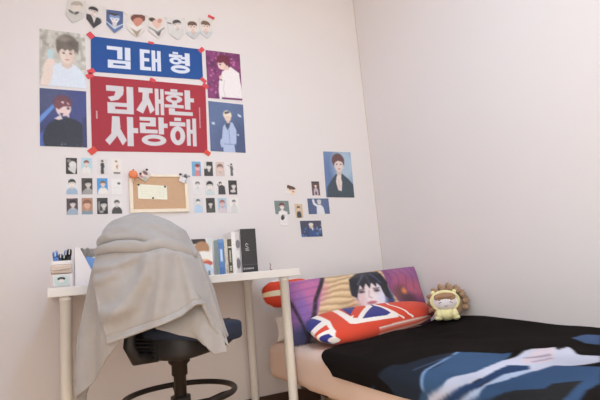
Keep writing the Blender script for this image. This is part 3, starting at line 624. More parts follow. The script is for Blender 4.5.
c = Cv(16, 60, (74, 118, 184)); c.rect(.0, .0, 1, .1, (96, 138, 196)); c.rect(.3, .28, .7, .62, (150, 182, 222)); c.rect(.1, .78, .9, .95, (62, 104, 172))
for i in range(6): c.rect(.35, .3 + i * .052, .65, .33 + i * .052, (206, 222, 238))
book('album_book', -1.157, -1.129, -.25, .075, .178, (80, 122, 186), c, 'blue album book with pale teal side', (168, 188, 186))
c = Cv(10, 50, (196, 184, 168)); c.speck(10, (150, 138, 124), .2, 4); book('thin_book', -1.1275, -1.1095, -.25, .12, .174, (198, 186, 170), c, 'thin beige book between the blue and the dark one')
c = Cv(14, 60, (66, 58, 42)); c.rect(.2, .04, .8, .17, (86, 78, 60)); c.rect(0, .21, 1, .25, (210, 204, 190))
for i in range(8): c.rect(.3, .32 + i * .042, .72, .35 + i * .042, (196, 188, 168))
for i in range(3): c.rect(.25, .75 + i * .05, .75, .785 + i * .05, (190, 182, 164))
c.rect(0, .93, 1, 1, (150, 140, 124)); book('dark_book', -1.1085, -1.0885, -.252, .12, .176, (64, 56, 42), c, 'dark olive book with pale lettering down its spine', (190, 178, 160))
c = Cv(12, 60, (226, 220, 216)); c.rect(.3, .3, .7, .31, (190, 184, 180)); book('white_book', -1.0875, -1.0665, -.25, .13, .212, (226, 220, 216), c, 'tall plain white book beside the black box')
c = Cv(12, 60, (204, 196, 194)); c.ell(.6, .3, .4, .1, (120, 112, 120)); c.ell(.5, .75, .4, .12, (116, 104, 112)); c.rect(.2, .45, .7, .6, (226, 220, 220)); book('photo_book', -1.0655, -1.039, -.235, .13, .214, (206, 198, 196), c, 'pale photo book with grey smudges against the black box')
c = Cv(60, 150, (46, 42, 44)); ink = (170, 166, 166)
c.line([(.46, .36), (.36, .33), (.3, .36), (.34, .4), (.44, .415), (.46, .44), (.38, .46), (.28, .445)], .022, ink); c.rect(.27, .475, .52, .495, ink)
c.rect(0, .8, 1, .815, (76, 72, 74)); c.rect(.0, .815, 1, 1, (40, 36, 38)); c.rect(.08, .87, .14, .92, (170, 166, 166))
for i in range(9): c.rect(.2 + i * .06, .875, .235 + i * .06, .91, (196, 190, 190))
book('album_box', -1.038, -.955, -.25, .14, .225, (44, 40, 42), c, 'large black album box with a white curled logo', (206, 200, 198), 'box')
c = Cv(40, 64, (222, 214, 212)); c.poly([(0, 0), (.66, 0), (.72, .1), (.1, .14)], (44, 38, 40)); c.ell(.5, .26, .36, .19, (172, 120, 82), soft=.15); c.ell(.55, .5, .5, .17, (230, 222, 216)); c.ell(.62, .6, .24, .06, (226, 170, 120)); c.ell(.72, .66, .26, .07, (198, 74, 58)); c.ell(.6, .86, .36, .2, (176, 202, 224)); c.rect(.74, .85, .84, 1, (110, 106, 120)); c.poly([(.74, 0), (1, 0), (.95, .3), (.88, .3)], (190, 200, 196))
pb = empty('picture_box', (-1.237, -.23, oz)); tag(pb, 'small picture box with brown, red and pale blue shapes beside the blanket', 'box')
bm = bmesh.new(); add_box(bm, (-.055, -.02, 0), (.05, .02, .186), .001); obj('box_body', bm, M['white_plastic'], pb)
I = c.get(); nv, nu = I.shape[:2]; u, v = np.meshgrid(np.linspace(-.053, .048, nu), np.linspace(.184, .002, nv)); sheet('picture_front', np.stack([u, np.full_like(u, -.022), v], -1), photo_soft(I, 2), M['print'], (0, .0018, 0), pb)

# ================================================================== CHAIR
FA = math.radians(60)                                # facing: from +y turned towards +x
ch = empty('office_chair', (-1.465, -.69, 0), -FA); tag(ch, 'black drafting chair with foot ring turned to the desk', 'chair')
bm = bmesh.new(); add_lathe(bm, [(0, .09), (.045, .09), (.05, .1), (.05, .14), (.032, .16), (.032, .19), (.0225, .2), (.0225, .38), (.029, .385), (.029, .42), (.04, .43), (.04, .46), (0, .46)], 28); obj('column', bm, M['black_metal'], ch, True)
for k in range(5):
    a = 2 * PI * k / 5 + .3; d = Vector((math.cos(a), math.sin(a), 0))
    bm = bmesh.new(); add_tube(bm, [d * .04 + Vector((0, 0, .12)), d * .17 + Vector((0, 0, .105)), d * .27 + Vector((0, 0, .08))], [.024, .02, .016], 10); lg = obj('leg', bm, M['black_plastic'], ch, True)
    bm = bmesh.new(); n = d.cross(Vector((0, 0, 1)))
    mt = Matrix.Translation(d * .265 + Vector((0, 0, .03))) @ n.to_track_quat('Z', 'Y').to_matrix().to_4x4()
    add_lathe(bm, [(0, -.022), (.028, -.022), (.03, -.018), (.03, .018), (.028, .022), (0, .022)], 18, mt); add_tube(bm, [d * .265 + Vector((0, 0, .05)), d * .265 + Vector((0, 0, .085))], .009, 8); obj('caster', bm, M['black_plastic'], lg, True)
RZ = .315
bm = bmesh.new(); add_tube(bm, [(.198 * math.cos(2 * PI * i / 48), .198 * math.sin(2 * PI * i / 48), RZ) for i in range(48)], .0105, 12, True)
add_tube(bm, [(0, 0, RZ - .05), (0, 0, RZ - .005)], .036, 20)
for k in range(3):
    a = 2 * PI * k / 3 + 2.55; d = Vector((math.cos(a), math.sin(a), 0))
    add_tube(bm, [d * .192 + Vector((0, 0, RZ)), d * .16 + Vector((0, 0, RZ - .006)), d * .11 + Vector((0, 0, RZ - .024)), d * .03 + Vector((0, 0, RZ - .034))], .0065, 8)
obj('foot_ring', bm, M['black_metal'], ch, True)
def seat_shape(bm, rx, ry, z0, z1, tilt, e=3.2, bul=0.0, n=48):
    prof = [(.0, 0), (.6, 0), (.9, .0), (.97, .06), (1.0, .2), (1.0, .75), (.98, .9), (.93, .98), (.7, 1), (0, 1.0)]
    rings = []
    for r, h in prof:
        if r == 0: rings.append([bm.verts.new((0, 0, z0 + h * (z1 - z0) + (bul if h else 0)))]); continue
        R_ = []
        for j in range(n):
            a = 2 * PI * j / n; cx, sy = math.cos(a), math.sin(a)
            x = math.copysign(abs(cx) ** (2 / e), cx) * rx * r; y = math.copysign(abs(sy) ** (2 / e), sy) * ry * r
            z = z0 + h * (z1 - z0) + tilt(x, y) + (bul * (1 - r) if h > .9 else 0)
            R_.append(bm.verts.new((x, y, z)))
        rings.append(R_)
    for A, B in zip(rings, rings[1:]):
        for j in range(n):
            q = []
            for v in (A[j % len(A)], A[(j + 1) % len(A)], B[(j + 1) % len(B)], B[j % len(B)]):
                if v not in q: q.append(v)
            if len(q) > 2: bm.faces.new(q)
up = lambda x, y: .012 * max(0, (y * .5 + x * .8) / .2)
up2 = lambda x, y: .03 * max(0, (y * .556 + x * .83) / .2) ** 2
bm = bmesh.new(); seat_shape(bm, .15, .155, .457, .552, up2, e=4)
for v in bm.verts: v.co.x += .015; v.co.y += .02
obj('seat_shell', bm, M['black_plastic'], ch, True)
bm = bmesh.new(); seat_shape(bm, .158, .165, .528, .574, lambda x, y: -.03 * max(0, (y * .556 + x * .83) / .15) if False else 0, bul=.006)
for v in bm.verts:
    k = max(0, (v.co.y * .556 + v.co.x * .83) / .15)
    v.co.z -= (.032 if v.co.z < .55 else .012) * min(1, k)
    v.co.x += .056; v.co.y += .02
obj('seat_cushion', bm, M['seat_mesh'], ch, True)
bm = bmesh.new()
for i in range(5): add_box(bm, (-.075, -.142, .478 + i * .013), (.035, -.125, .485 + i * .013), .002)
add_box(bm, (-.087, -.14, .462), (-.075, -.12, .55)); add_box(bm, (.035, -.14, .462), (.047, -.12, .55)); obj('rear_vent', bm, M['black_plastic'], ch)
bm = bmesh.new(); add_tube(bm, [(0, -.1, .47), (0, -.19, .475), (0, -.215, .52), (0, -.2, .62), (0, -.185, .72)], [.022, .022, .02, .018, .018], 12); obj('back_post', bm, M['black_plastic'], ch, True)
bm = bmesh.new(); seat_shape(bm, .14, .135, -.02, .02, lambda x, y: .25 * x * x, e=3)
bmesh.ops.transform(bm, matrix=Matrix.Translation((0, -.16, .8)) @ Matrix.Rotation(PI / 2 - .08, 4, 'X'), verts=bm.verts); obj('backrest', bm, M['black_plastic'], ch, True)

# ================================================================== GREY FLEECE BLANKET OVER THE CHAIR
BU = np.array([.898, -.44, 0.]); BV = np.array([.44, .898, 0.]); BO = np.array([-1.586, -.76, 0.])
Lz = [(.20, -.234), (.287, -.232), (.368, -.229), (.484, -.222), (.585, -.211), (.681, -.195), (.785, -.172), (.855, -.155), (.925, -.135), (.95, -.12), (.965, -.104), (.982, -.05), (.986, -.01)]
Rz = [(.20, .30), (.40, .288), (.499, .282), (.559, .264), (.63, .244), (.676, .236), (.749, .215), (.823, .19), (.861, .167), (.909, .148), (.947, .099), (.965, .062), (.979, .027), (.986, .0)]
def fL(z): return np.interp(z, [a for a, b in Lz], [b for a, b in Lz])
def fR(z): return np.interp(z, [a for a, b in Rz], [b for a, b in Rz])
def fB(z): return np.interp(z, [.2, .55, .7, .85, .93, .965, .986], [.15, .135, .12, .105, .085, .055, .0])
SHEAR = 0.0
def hood_pt(th, z):
    l, r = fL(z), fR(z); a = (r - l) / 2; c0 = (r + l) / 2; b = fB(z)
    e = .8
    cu = np.sign(np.cos(th)) * np.abs(np.cos(th)) ** e; sv = np.sign(np.sin(th)) * np.abs(np.sin(th)) ** e
    return c0 + a * cu, b * sv + SHEAR * a * cu
def front_v(u, z):
    l, r = fL(z), fR(z); a = (r - l) / 2; c0 = (r + l) / 2
    k = np.clip((u - c0) / a, -.985, .985); ct = np.sign(k) * np.abs(k) ** (1 / .8); st = np.sqrt(1 - ct * ct) ** .8
    return -fB(z) * st + SHEAR * a * k
def ridge(u, z, pts, w, h):
    d = np.full(np.shape(u), 9.); tt = np.zeros(np.shape(u)); n = len(pts) - 1
    for i, ((x1, y1), (x2, y2)) in enumerate(zip(pts, pts[1:])):
        ax, ay = x2 - x1, y2 - y1; L = ax * ax + ay * ay + 1e-12
        t = np.clip(((u - x1) * ax + (z - y1) * ay) / L, 0, 1); q = np.hypot(u - x1 - t * ax, z - y1 - t * ay)
        tt = np.where(q < d, (i + t) / n, tt); d = np.minimum(d, q)
    return h * np.exp(-(d / w) ** 2) * np.clip(np.sin(np.clip(tt, .03, .97) * PI) * 1.6, 0, 1)
def nz(u, v, s, seed):
    f = np.vectorize(lambda a, b: noise.noise(Vector((a * s, b * s, seed))))
    return f(u, v)
allV, allF = [], []
def addgrid(P, closed=False):
    nv, nu = P.shape[:2]; off = sum(len(v) for v in allV)
    allV.append(P.reshape(-1, 3))
    F = grid_faces(nv, nu, off, True)
    if closed:
        for r in range(nv - 1): F.append([off + r * nu + nu - 1, off + r * nu, off + (r + 1) * nu, off + (r + 1) * nu + nu - 1])
    allF.extend(F)
def toworld(u, v, z): return u[..., None] * BU + v[..., None] * BV + np.stack([np.zeros_like(z), np.zeros_like(z), z], -1)
# hood (under layer)
NT, NS = 150, 110
th = np.linspace(0, 2 * PI, NT, endpoint=False)
hd = np.array([0, 20, 45, 70, 90, 120, 150, 175, 192, 208, 222, 240, 253, 268, 290, 320, 340, 352, 360.])
hz = np.array([.52, .55, .575, .58, .58, .56, .47, .33, .335, .372, .405, .47, .535, .60, .63, .66, .63, .56, .52])
zh = np.interp(np.degrees(th), hd, hz); zh = (np.roll(zh, 1) + zh * 2 + np.roll(zh, -1)) / 4
s = np.linspace(0, 1, NS)[:, None] ** 1.25
Z = .986 + (zh[None] - .986) * s
TH = np.repeat(th[None], NS, 0)
Uu, Vv = hood_pt(TH, Z)
cu, cv_ = np.cos(TH), np.sin(TH)
depth = np.clip((.93 - Z) / .5, 0, 1)
fold = depth * (.014 * np.sin(TH * 8 + 2.2 * Z * 3) * np.clip(-np.cos(TH) + .35, 0, 1) + .008 * np.sin(TH * 12 + 1.0))
fr = (np.sin(TH) < 0)
rd = ridge(Uu, Z, [(-.17, .87), (-.09, .90), (.02, .89), (.09, .865), (.17, .83)], .017, .016) + ridge(Uu, Z, [(-.12, .93), (-.05, .925), (.03, .905), (.08, .88)], .012, .009) \
    + ridge(Uu, Z, [(-.165, .885), (-.12, .905), (-.06, .915)], .010, .008) + ridge(Uu, Z, [(-.15, .845), (-.06, .865), (.03, .862), (.08, .872)], .014, .012) \
    + ridge(Uu, Z, [(.03, .955), (.09, .92), (.14, .875)], .014, .006) - ridge(Uu, Z, [(-.14, .858), (-.08, .882), (.0, .878), (.07, .868)], .007, .010)
fold = fold + np.where(fr, rd, 0) + .006 * nz(Uu * 1.0, Z, 9, 3.3) * np.clip((.98 - Z) / .05, 0, 1)
Uu = Uu + cu * fold; Vv = Vv + cv_ * fold
Z = Z + .004 * nz(Uu, Vv, 14, 8.1)
Vv = np.where(Z < .80, np.minimum(Vv, .135 + .49 * Uu), Vv)        # pressed against the desk edge
addgrid(toworld(Uu, Vv, Z), True)
# front flap (upper layer), tucked beneath the bunched fold
NB, MB_ = 110, 90
top = [(-.148, .852), (-.08, .862), (-.02, .858), (.045, .848), (.08, .858), (.13, .848), (.2, .818)]
hem = [(-.078, .552), (-.03, .564), (.042, .583), (.11, .6), (.16, .618), (.188, .638), (.207, .65), (.228, .648), (.239, .621), (.244, .582), (.257, .551), (.276, .518), (.293, .497)]
tl = np.linspace(0, 1, NB)
def pl_(pts, t):
    p = np.array(pts); d = np.r_[0, np.cumsum(np.hypot(*(np.diff(p, axis=0).T)))]; d /= d[-1]
    return np.interp(t, d, p[:, 0]), np.interp(t, d, p[:, 1])
tu, tz = pl_(top, tl); hu, hz2 = pl_(hem, tl)
w = np.linspace(0, 1, MB_)[:, None]
bu = tu + (hu - tu) * w ** .85; bz = tz + (hz2 - tz) * w
bu = bu + .012 * np.sin(w * PI) * (tl < .08) * -1
off = .016 + .014 * w + .006 * np.sin(tl * 8 + 1.5 + w * 2.0) * w
off = off + .026 * ridge(bu, bz, [(.075, .88), (.05, .76), (-.02, .67), (-.10, .61)], .026, 1) + .024 * ridge(bu, bz, [(.11, .88), (.105, .74), (.07, .56)], .022, 1) + .024 * ridge(bu, bz, [(.15, .86), (.185, .74), (.225, .56)], .02, 1)
off = off + ridge(bu, bz, [(-.19, .81), (-.12, .797), (-.05, .80), (.04, .835)], .013, .012) + ridge(bu, bz, [(-.17, .755), (-.1, .758), (-.03, .785)], .016, .011) + ridge(bu, bz, [(-.13, .72), (-.12, .62), (-.105, .52)], .014, .010) + ridge(bu, bz, [(-.13, .66), (-.07, .645), (-.01, .655), (.04, .69)], .02, .010) + .013 * nz(bu, bz, 9, 1.7)
off = off - .0035 * np.exp(-((1 - w - .075) / .014) ** 2)
off = off + .006 * np.exp(-((1 - w) / .03) ** 2)              # rolled hem
off = off * np.clip(w / .10, 0, 1) - .004 * np.clip(1 - w / .08, 0, 1)
bv = front_v(bu, bz) - off
addgrid(toworld(bu, bv, bz))
# bunched roll across the top of the flap
rp = [(-.155, .856, .008), (-.11, .862, .013), (-.06, .866, .016), (0, .862, .016), (.045, .850, .015), (.075, .862, .022), (.11, .862, .021), (.15, .845, .017), (.185, .826, .012), (.2, .818, .007)]
t_ = np.linspace(0, 1, 70); q = np.array(rp); k_ = np.linspace(0, 1, len(rp))
ru, rz_, rr = (np.interp(t_, k_, q[:, i]) for i in range(3))
for a_ in (ru, rz_, rr): a_[1:-1] = (a_[:-2] + a_[1:-1] * 2 + a_[2:]) / 4
ang = np.linspace(0, 2 * PI, 24, endpoint=False)
rw = rr[:, None] * (1 + .12 * np.sin(ang[None] * 2 + t_[:, None] * 14))
U2 = ru[:, None] + 0 * ang; V2 = front_v(ru, rz_)[:, None] - .016 - rw * np.cos(ang)[None] * .75; Z2 = rz_[:, None] + rw * np.sin(ang)[None]
addgrid(toworld(U2, V2, Z2), True)
# part of the blanket lying over the seat edge and hanging off it
ct = [(.03, .0, .66), (.09, -.03, .66), (.14, -.05, .66), (.19, -.07, .655), (.225, -.08, .64), (.25, -.06, .61)]
cm = [(.045, -.07, .61), (.10, -.075, .605), (.155, -.085, .60), (.20, -.09, .585), (.238, -.09, .565), (.27, -.06, .55)]
cb_ = [(.06, -.085, .585), (.137, -.09, .553), (.20, -.095, .536), (.225, -.095, .512), (.246, -.095, .482), (.288, -.075, .483)]
tq = np.linspace(0, 1, 60); kk = np.linspace(0, 1, 6)
def crv(p): p = np.array(p); return np.stack([np.interp(tq, kk, p[:, i]) for i in range(3)], 1)
A_, B_, C_ = crv(ct), crv(cm), crv(cb_)
ww = np.linspace(0, 1, 50)[:, None, None]
Pq = (1 - ww) ** 2 * A_[None] + 2 * ww * (1 - ww) * (2 * B_ - .5 * (A_ + C_))[None] + ww ** 2 * C_[None]
Pq[..., 1] -= .008 * np.sin(tq * 11 + 1)[None] * ww[..., 0]
addgrid(toworld(Pq[..., 0], Pq[..., 1], Pq[..., 2]))
me = bpy.data.meshes.new('fleece_blanket'); me.from_pydata([tuple(v) for v in np.vstack(allV).tolist()], [], allF); me.update()
bl = link('fleece_blanket', me, M['fleece'], None, True); bl.location = (BO[0], BO[1], -.008); tag(bl, 'soft grey fleece blanket draped over the chair back', 'blanket')
md = bl.modifiers.new('thick', 'SOLIDIFY'); md.thickness = .009; md.offset = 0
md = bl.modifiers.new('sub', 'SUBSURF'); md.levels = 1; md.render_levels = 1

# ================================================================== BED
MX0, MX1, MY0, MY1, MZ0, MZ1 = -.92, -.02, -2.25, -.2, .21, .385
bd = empty('bed', (-.47, -1.22, 0)); tag(bd, 'low black metal bed frame under the pink mattress', 'bed')
bm = bmesh.new()
for x in (MX0 + .12, MX1 - .06): add_box(bm, (x - .015 + .47, MY0 + 1.22 + .02, .17), (x + .015 + .47, MY1 + 1.22 - .16, .205), .003)
for y in (MY0 + .03, MY1 - .18): add_box(bm, (MX0 + .135 + .47, y - .015 + 1.22, .17), (MX1 - .075 + .47, y + .015 + 1.22, .205), .003)
obj('rail_frame', bm, M['black_metal'], bd)
bm = bmesh.new()
for i in range(10):
    y = MY0 + .12 + i * .187 + 1.22; add_box(bm, (MX0 + .07 + .47, y - .03, .185), (MX1 - .045 + .47, y + .03, .203), .002)
obj('slats', bm, M['black_metal'], bd)
for x in (MX0 + .12, MX1 - .06):
    for y in (MY0 + .1, -1.25, MY1 - .35):
        bm = bmesh.new(); add_tube(bm, [(0, 0, 0), (0, 0, .172)], .014, 14); o = obj('leg', bm, M['silver'] if x < -.5 and y > -.8 else M['black_metal'], bd, True); o.location = (x + .47, y + 1.22, 0)
bm = bmesh.new(); add_box(bm, (MX0 + .0, MY0, MZ0), (MX1, MY1, MZ1), .045, 6)
bmesh.ops.subdivide_edges(bm, edges=[e for e in bm.edges if e.calc_length() > .3], cuts=30, use_grid_fill=True)
for v in bm.verts:
    n = noise.noise(Vector((v.co.x * 6, v.co.y * 5, v.co.z * 3)))
    if v.co.x < MX0 + .1: v.co.x += .007 * n + .005 * math.sin(v.co.y * 34 + 6 * v.co.z)
    v.co.z += .004 * n
for v in bm.verts: v.co += Vector((.47, 1.22, -MZ0))
mt = obj('mattress', bm, M['sheet'], None, True); mt.location = (-.47, -1.22, MZ0 + .0); tag(mt, 'single mattress in a plain pink sheet', 'mattress')

# --- printed black blanket
NA, NY = 230, 330
a = np.linspace(-.012, -.992, NA); hx = [-1.03, -.975, -.93, -.8, -.525, -.3, -.11, 0]; hy = [-.96, -.89, -.80, -.73, -.66, -.60, -.55, -.56]
yh = np.interp(a, hx, hy)
for _ in range(6): yh[1:-1] = (yh[:-2] + yh[1:-1] * 2 + yh[2:]) / 4
t = np.linspace(0, 1, NY)[:, None]
AA = np.repeat(a[None], NY, 0); YY = yh[None] + (-2.3 - yh[None]) * t
cvb = Cv(0, 0, (27, 23, 22), X=AA, Y=YY)
PB = {'A': [(-1.022, -1.374), (-.953, -1.422), (-.844, -1.387), (-.658, -1.269), (-.62, -1.343), (-.586, -1.442), (-.693, -1.489), (-.864, -1.539), (-.939, -1.513), (-.975, -1.455), (-1.02, -1.432)],
 'dark': [(-.95, -1.202), (-.862, -1.257), (-.744, -1.242), (-.658, -1.269), (-.844, -1.387), (-.953, -1.422), (-1.016, -1.381), (-1.016, -1.323), (-.97, -1.263)],
 'white1': [(-1.03, -1.422), (-.966, -1.445), (-.934, -1.495), (-.828, -1.523), (-.655, -1.475), (-.582, -1.467), (-.508, -1.464), (-.429, -1.447), (-.449, -1.488), (-.488, -1.527), (-.441, -1.534), (-.471, -1.584), (-.439, -1.631), (-.506, -1.672), (-.568, -1.661), (-.601, -1.651), (-.627, -1.616), (-.689, -1.637), (-.733, -1.622), (-.677, -1.573), (-.737, -1.552), (-.801, -1.557), (-.907, -1.582), (-.955, -1.514), (-.979, -1.475), (-1.03, -1.458)],
 'gap': [(-.715, -1.534), (-.677, -1.573), (-.713, -1.605), (-.79, -1.592), (-.911, -1.612), (-.943, -1.571), (-.97, -1.545), (-1.03, -1.533), (-1.03, -1.462), (-.979, -1.479), (-.951, -1.523), (-.9, -1.582), (-.801, -1.557)],
 'white2': [(-1.03, -1.533), (-.968, -1.545), (-.94, -1.579), (-.908, -1.616), (-.79, -1.592), (-.708, -1.601), (-.733, -1.622), (-.836, -1.631), (-.935, -1.624), (-.959, -1.582), (-1.03, -1.563)],
 'B': [(-1.03, -1.563), (-.959, -1.582), (-.935, -1.624), (-.836, -1.631), (-.732, -1.624), (-.627, -1.616), (-.591, -1.665), (-.56, -1.715), (-.647, -1.761), (-.745, -1.822), (-.829, -1.841), (-.925, -1.883), (-1.03, -1.877)],
 'Bdark': [(-1.03, -1.605), (-.956, -1.613), (-.933, -1.668), (-.895, -1.711), (-.853, -1.758), (-.807, -1.742), (-.743, -1.777), (-.874, -1.83), (-.935, -1.85), (-1.03, -1.84)],
 'hl': [(-.236, -1.4), (-.155, -1.399), (-.134, -1.441), (-.285, -1.535), (-.289, -1.486)], 'str': [(-1.02, -1.12), (-.981, -1.185), (-1.02, -1.15)],
 'hand': [(-.639, -1.512), (-.522, -1.476), (-.437, -1.453), (-.463, -1.499), (-.561, -1.567), (-.63, -1.576), (-.669, -1.547)]}
for k, col, al in (('dark', (44, 52, 66), .8), ('A', (60, 84, 116), 1), ('white1', (190, 192, 210), 1), ('gap', (46, 64, 98), 1), ('white2', (168, 182, 208), 1), ('B', (56, 79, 112), 1), ('Bdark', (40, 40, 42), 1), ('hand', (204, 190, 200), .9), ('hl', (84, 112, 160), .7), ('str', (84, 124, 190), 1)):
    cvb.poly(PB[k], col, al)
cvb.line([(-.6, -1.5), (-.53, -1.53)], .006, (150, 136, 156)); cvb.line([(-.63, -1.55), (-.55, -1.55)], .006, (160, 146, 166)); cvb.line([(-.95, -1.42), (-.66, -1.28)], .006, (120, 150, 190)); cvb.line([(-.9, -1.35), (-.7, -1.3)], .006, (66, 78, 104))
Ic = cvb.get()
for _ in range(1):
    Ic[1:-1] = (Ic[:-2] + 2 * Ic[1:-1] + Ic[2:]) / 4; Ic[:, 1:-1] = (Ic[:, :-2] + 2 * Ic[:, 1:-1] + Ic[:, 2:]) / 4
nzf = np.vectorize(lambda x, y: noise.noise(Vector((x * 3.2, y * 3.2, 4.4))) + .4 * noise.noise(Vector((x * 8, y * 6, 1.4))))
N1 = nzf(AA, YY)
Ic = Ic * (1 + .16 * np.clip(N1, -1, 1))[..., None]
topz = MZ1 + .014 + .010 * N1 + .026 * np.clip((AA + .35) / .3, 0, 1) ** 2 * np.clip((YY + 1.5) / .7, 0, 1)
topz += ridge(AA, YY, [(-.85, -.82), (-.6, -.9), (-.3, -.95)], .03, .010) + ridge(AA, YY, [(-.9, -1.05), (-.7, -1.02), (-.45, -1.12)], .035, .010) + ridge(AA, YY, [(-.7, -.74), (-.45, -.8), (-.2, -.8)], .025, .012)
topz += ridge(AA, YY, [(-.6, -1.4), (-.5, -1.5), (-.4, -1.55)], .04, .016)
topz = np.maximum(topz, MZ1 + .006)
edge = MX0 + .03; r_ = .045
sarc = np.clip(edge - AA, 0, None); angl = np.clip(sarc / r_, 0, PI / 2); down = np.clip(sarc - r_ * PI / 2, 0, None)
XX = np.where(AA > edge, AA, edge - r_ * np.sin(angl) - .006 * np.sin(YY * 19) * np.clip(down / .05, 0, 1) - .06 * down)
ZZ = topz - r_ * (1 - np.cos(angl)) - down
P = np.stack([XX, YY, ZZ], -1)
me = np_mesh('bed_blanket', P.reshape(-1, 3) - np.array([-.47, -1.3, MZ1]), grid_faces(NY, NA, 0, True), Ic.reshape(-1, 3))
bb = link('bed_blanket', me, M['blanketprint'], None, True); bb.location = (-.47, -1.3, MZ1); tag(bb, 'black fleece blanket with blue and white print spread over the bed', 'blanket')
md = bb.modifiers.new('thick', 'SOLIDIFY'); md.thickness = .008; md.offset = 0

# --- cushions
def cushion(name, TL, TR, BR, BL, T, I, m, label, cat, back=(215, 205, 200), pinch=.05, pw=2.6, wr=.0, seed=0, group=None, rnd=0):
    nv, nu = I.shape[:2]
    TL, TR, BR, BL = [np.array(p, float) for p in (TL, TR, BR, BL)]
    u, v = np.meshgrid(np.linspace(0, 1, nu), np.linspace(0, 1, nv)); a_, b_ = 2 * u - 1, 2 * v - 1
    uu = .5 + .5 * a_ * (1 - pinch * (1 - b_ ** 2)); vv = .5 + .5 * b_ * (1 - pinch * (1 - a_ ** 2))
    if rnd: uu, vv = .5 + (uu - .5) * np.sqrt(1 - rnd * b_ ** 4), .5 + (vv - .5) * np.sqrt(1 - rnd * a_ ** 6)
    base = TL * ((1 - uu) * (1 - vv))[..., None] + TR * (uu * (1 - vv))[..., None] + BR * (uu * vv)[..., None] + BL * ((1 - uu) * vv)[..., None]
    n = np.cross(BL - TL, TR - TL); n /= np.linalg.norm(n)
    pr = (np.clip((1 - np.abs(a_) ** pw) * (1 - np.abs(b_) ** pw), 0, 1)) ** .5
    wn = np.vectorize(lambda x, y: noise.noise(Vector((x, y, seed))))(u * 5, v * 4) if wr else 0
    fr_ = base + n * ((T * .5 * pr) + wr * wn * pr)[..., None]; bk = base - n * (T * .5 * pr)[..., None]
    cen = (TL + TR + BR + BL) / 4; cen[2] = min(BL[2], BR[2])
    V = np.vstack([fr_.reshape(-1, 3), bk.reshape(-1, 3)]) - cen
    F = grid_faces(nv, nu, 0, False) + grid_faces(nv, nu, nv * nu, True)
    C_ = np.vstack([I.reshape(-1, 3), I.reshape(-1, 3) if back is None else np.tile(np.array(back, float), (nv * nu, 1))])
    me = np_mesh(name, V, F, C_)
    b2 = bmesh.new(); b2.from_mesh(me); bmesh.ops.remove_doubles(b2, verts=b2.verts, dist=1e-5); bmesh.ops.recalc_face_normals(b2, faces=b2.faces); b2.to_mesh(me); b2.free()
    o = link(name, me, M[m], None, True); o.location = tuple(cen); tag(o, label, cat, group); return o

# photo pillow standing at the head of the bed
W_, H_ = 220, 104
c = Cv(W_, H_, (208, 172, 126), ss=2)
for i in range(11):
    y = .03 + i * .095; R = random.Random(i)
    pts = [(x, y + .022 * math.sin(x * 23 + i * 1.3) + R.uniform(-.008, .008)) for x in np.linspace(0, 1, 40)]
    c.line(pts, .008, (150, 108, 76), al=.55, soft=1.2); c.line([(x, q + .045) for x, q in pts], .008, (230, 200, 156), al=.6, soft=1.2)
c.poly([(0, 0), (.25, 0), (.1, 1), (0, 1)], (136, 76, 146)); c.ell(.13, .2, .1, .26, (196, 96, 150), soft=1, al=.8); c.ell(.06, .55, .05, .3, (120, 84, 168), soft=1, al=.8); c.ell(.05, .92, .09, .18, (56, 54, 96), soft=1)
c.line([(.25, -.02), (.16, .4), (.09, 1.0)], .013, (40, 30, 40)); c.line([(.0, .3), (.06, .7), (.1, .95)], .008, (44, 34, 56))
c.poly([(.68, 0), (1, 0), (1, 1), (.8, 1), (.72, .45)], (126, 58, 112)); c.ell(.9, .16, .16, .2, (148, 78, 140), soft=.9, al=.8); c.ell(.82, .3, .08, .2, (170, 74, 104), soft=1, al=.7); c.ell(.94, .42, .1, .14, (196, 86, 110), soft=1, al=.7); c.ell(.79, .46, .05, .12, (110, 62, 60), soft=1); c.ell(.83, .58, .06, .1, (80, 50, 66), soft=1); c.ell(.82, .44, .02, .05, (226, 120, 70), soft=1)
for i in range(5): c.line([(.7 + i * .06, .02), (.74 + i * .06, .2), (.7 + i * .07, .42)], .005, (96, 50, 110), al=.5, soft=1.2)
for i in range(6): c.line([(.0, .08 + i * .13), (.2 - i * .012, .05 + i * .13)], .005, (110, 62, 130), al=.5, soft=1.2)
hx0 = .55
_Y = c.Y; c.Y = (_Y - .045) / 1.04
c.ell(hx0, .26, .15, .29, (36, 36, 46), soft=.1); c.ell(hx0 + .115, .44, .05, .22, (46, 54, 104), soft=.4)
c.poly([(hx0 - .118, .2), (hx0 + .09, .2), (hx0 + .1, .4), (hx0 + .075, .56), (hx0 + .02, .68), (hx0 - .03, .68), (hx0 - .085, .56), (hx0 - .115, .4)], (226, 206, 210))
c.ell(hx0 - .09, .44, .04, .2, (204, 166, 174), soft=1, al=.7); c.ell(hx0 + .07, .42, .035, .18, (204, 206, 232), soft=1, al=.8); c.ell(hx0 - .125, .36, .014, .07, (214, 178, 174)); c.ell(hx0 - .02, .6, .06, .05, (206, 176, 182), soft=1, al=.6)
c.poly([(hx0 - .15, .36), (hx0 - .145, .1), (hx0 - .05, -.02), (hx0 + .1, 0), (hx0 + .155, .2), (hx0 + .145, .5), (hx0 + .105, .44), (hx0 + .09, .26), (hx0 + .06, .2), (hx0 + .05, .27), (hx0 + .015, .19), (hx0 - .005, .285), (hx0 - .03, .2), (hx0 - .055, .29), (hx0 - .075, .21), (hx0 - .1, .33), (hx0 - .115, .42)], (34, 34, 44))
c.line([(hx0 - .02, .03), (hx0 - .09, .2)], .005, (92, 98, 128), al=.7, soft=1); c.line([(hx0 + .03, .03), (hx0 + .1, .2)], .005, (70, 82, 134), al=.8, soft=1); c.line([(hx0 + .0, .02), (hx0 + .0, .2)], .004, (76, 80, 104), al=.6, soft=1)
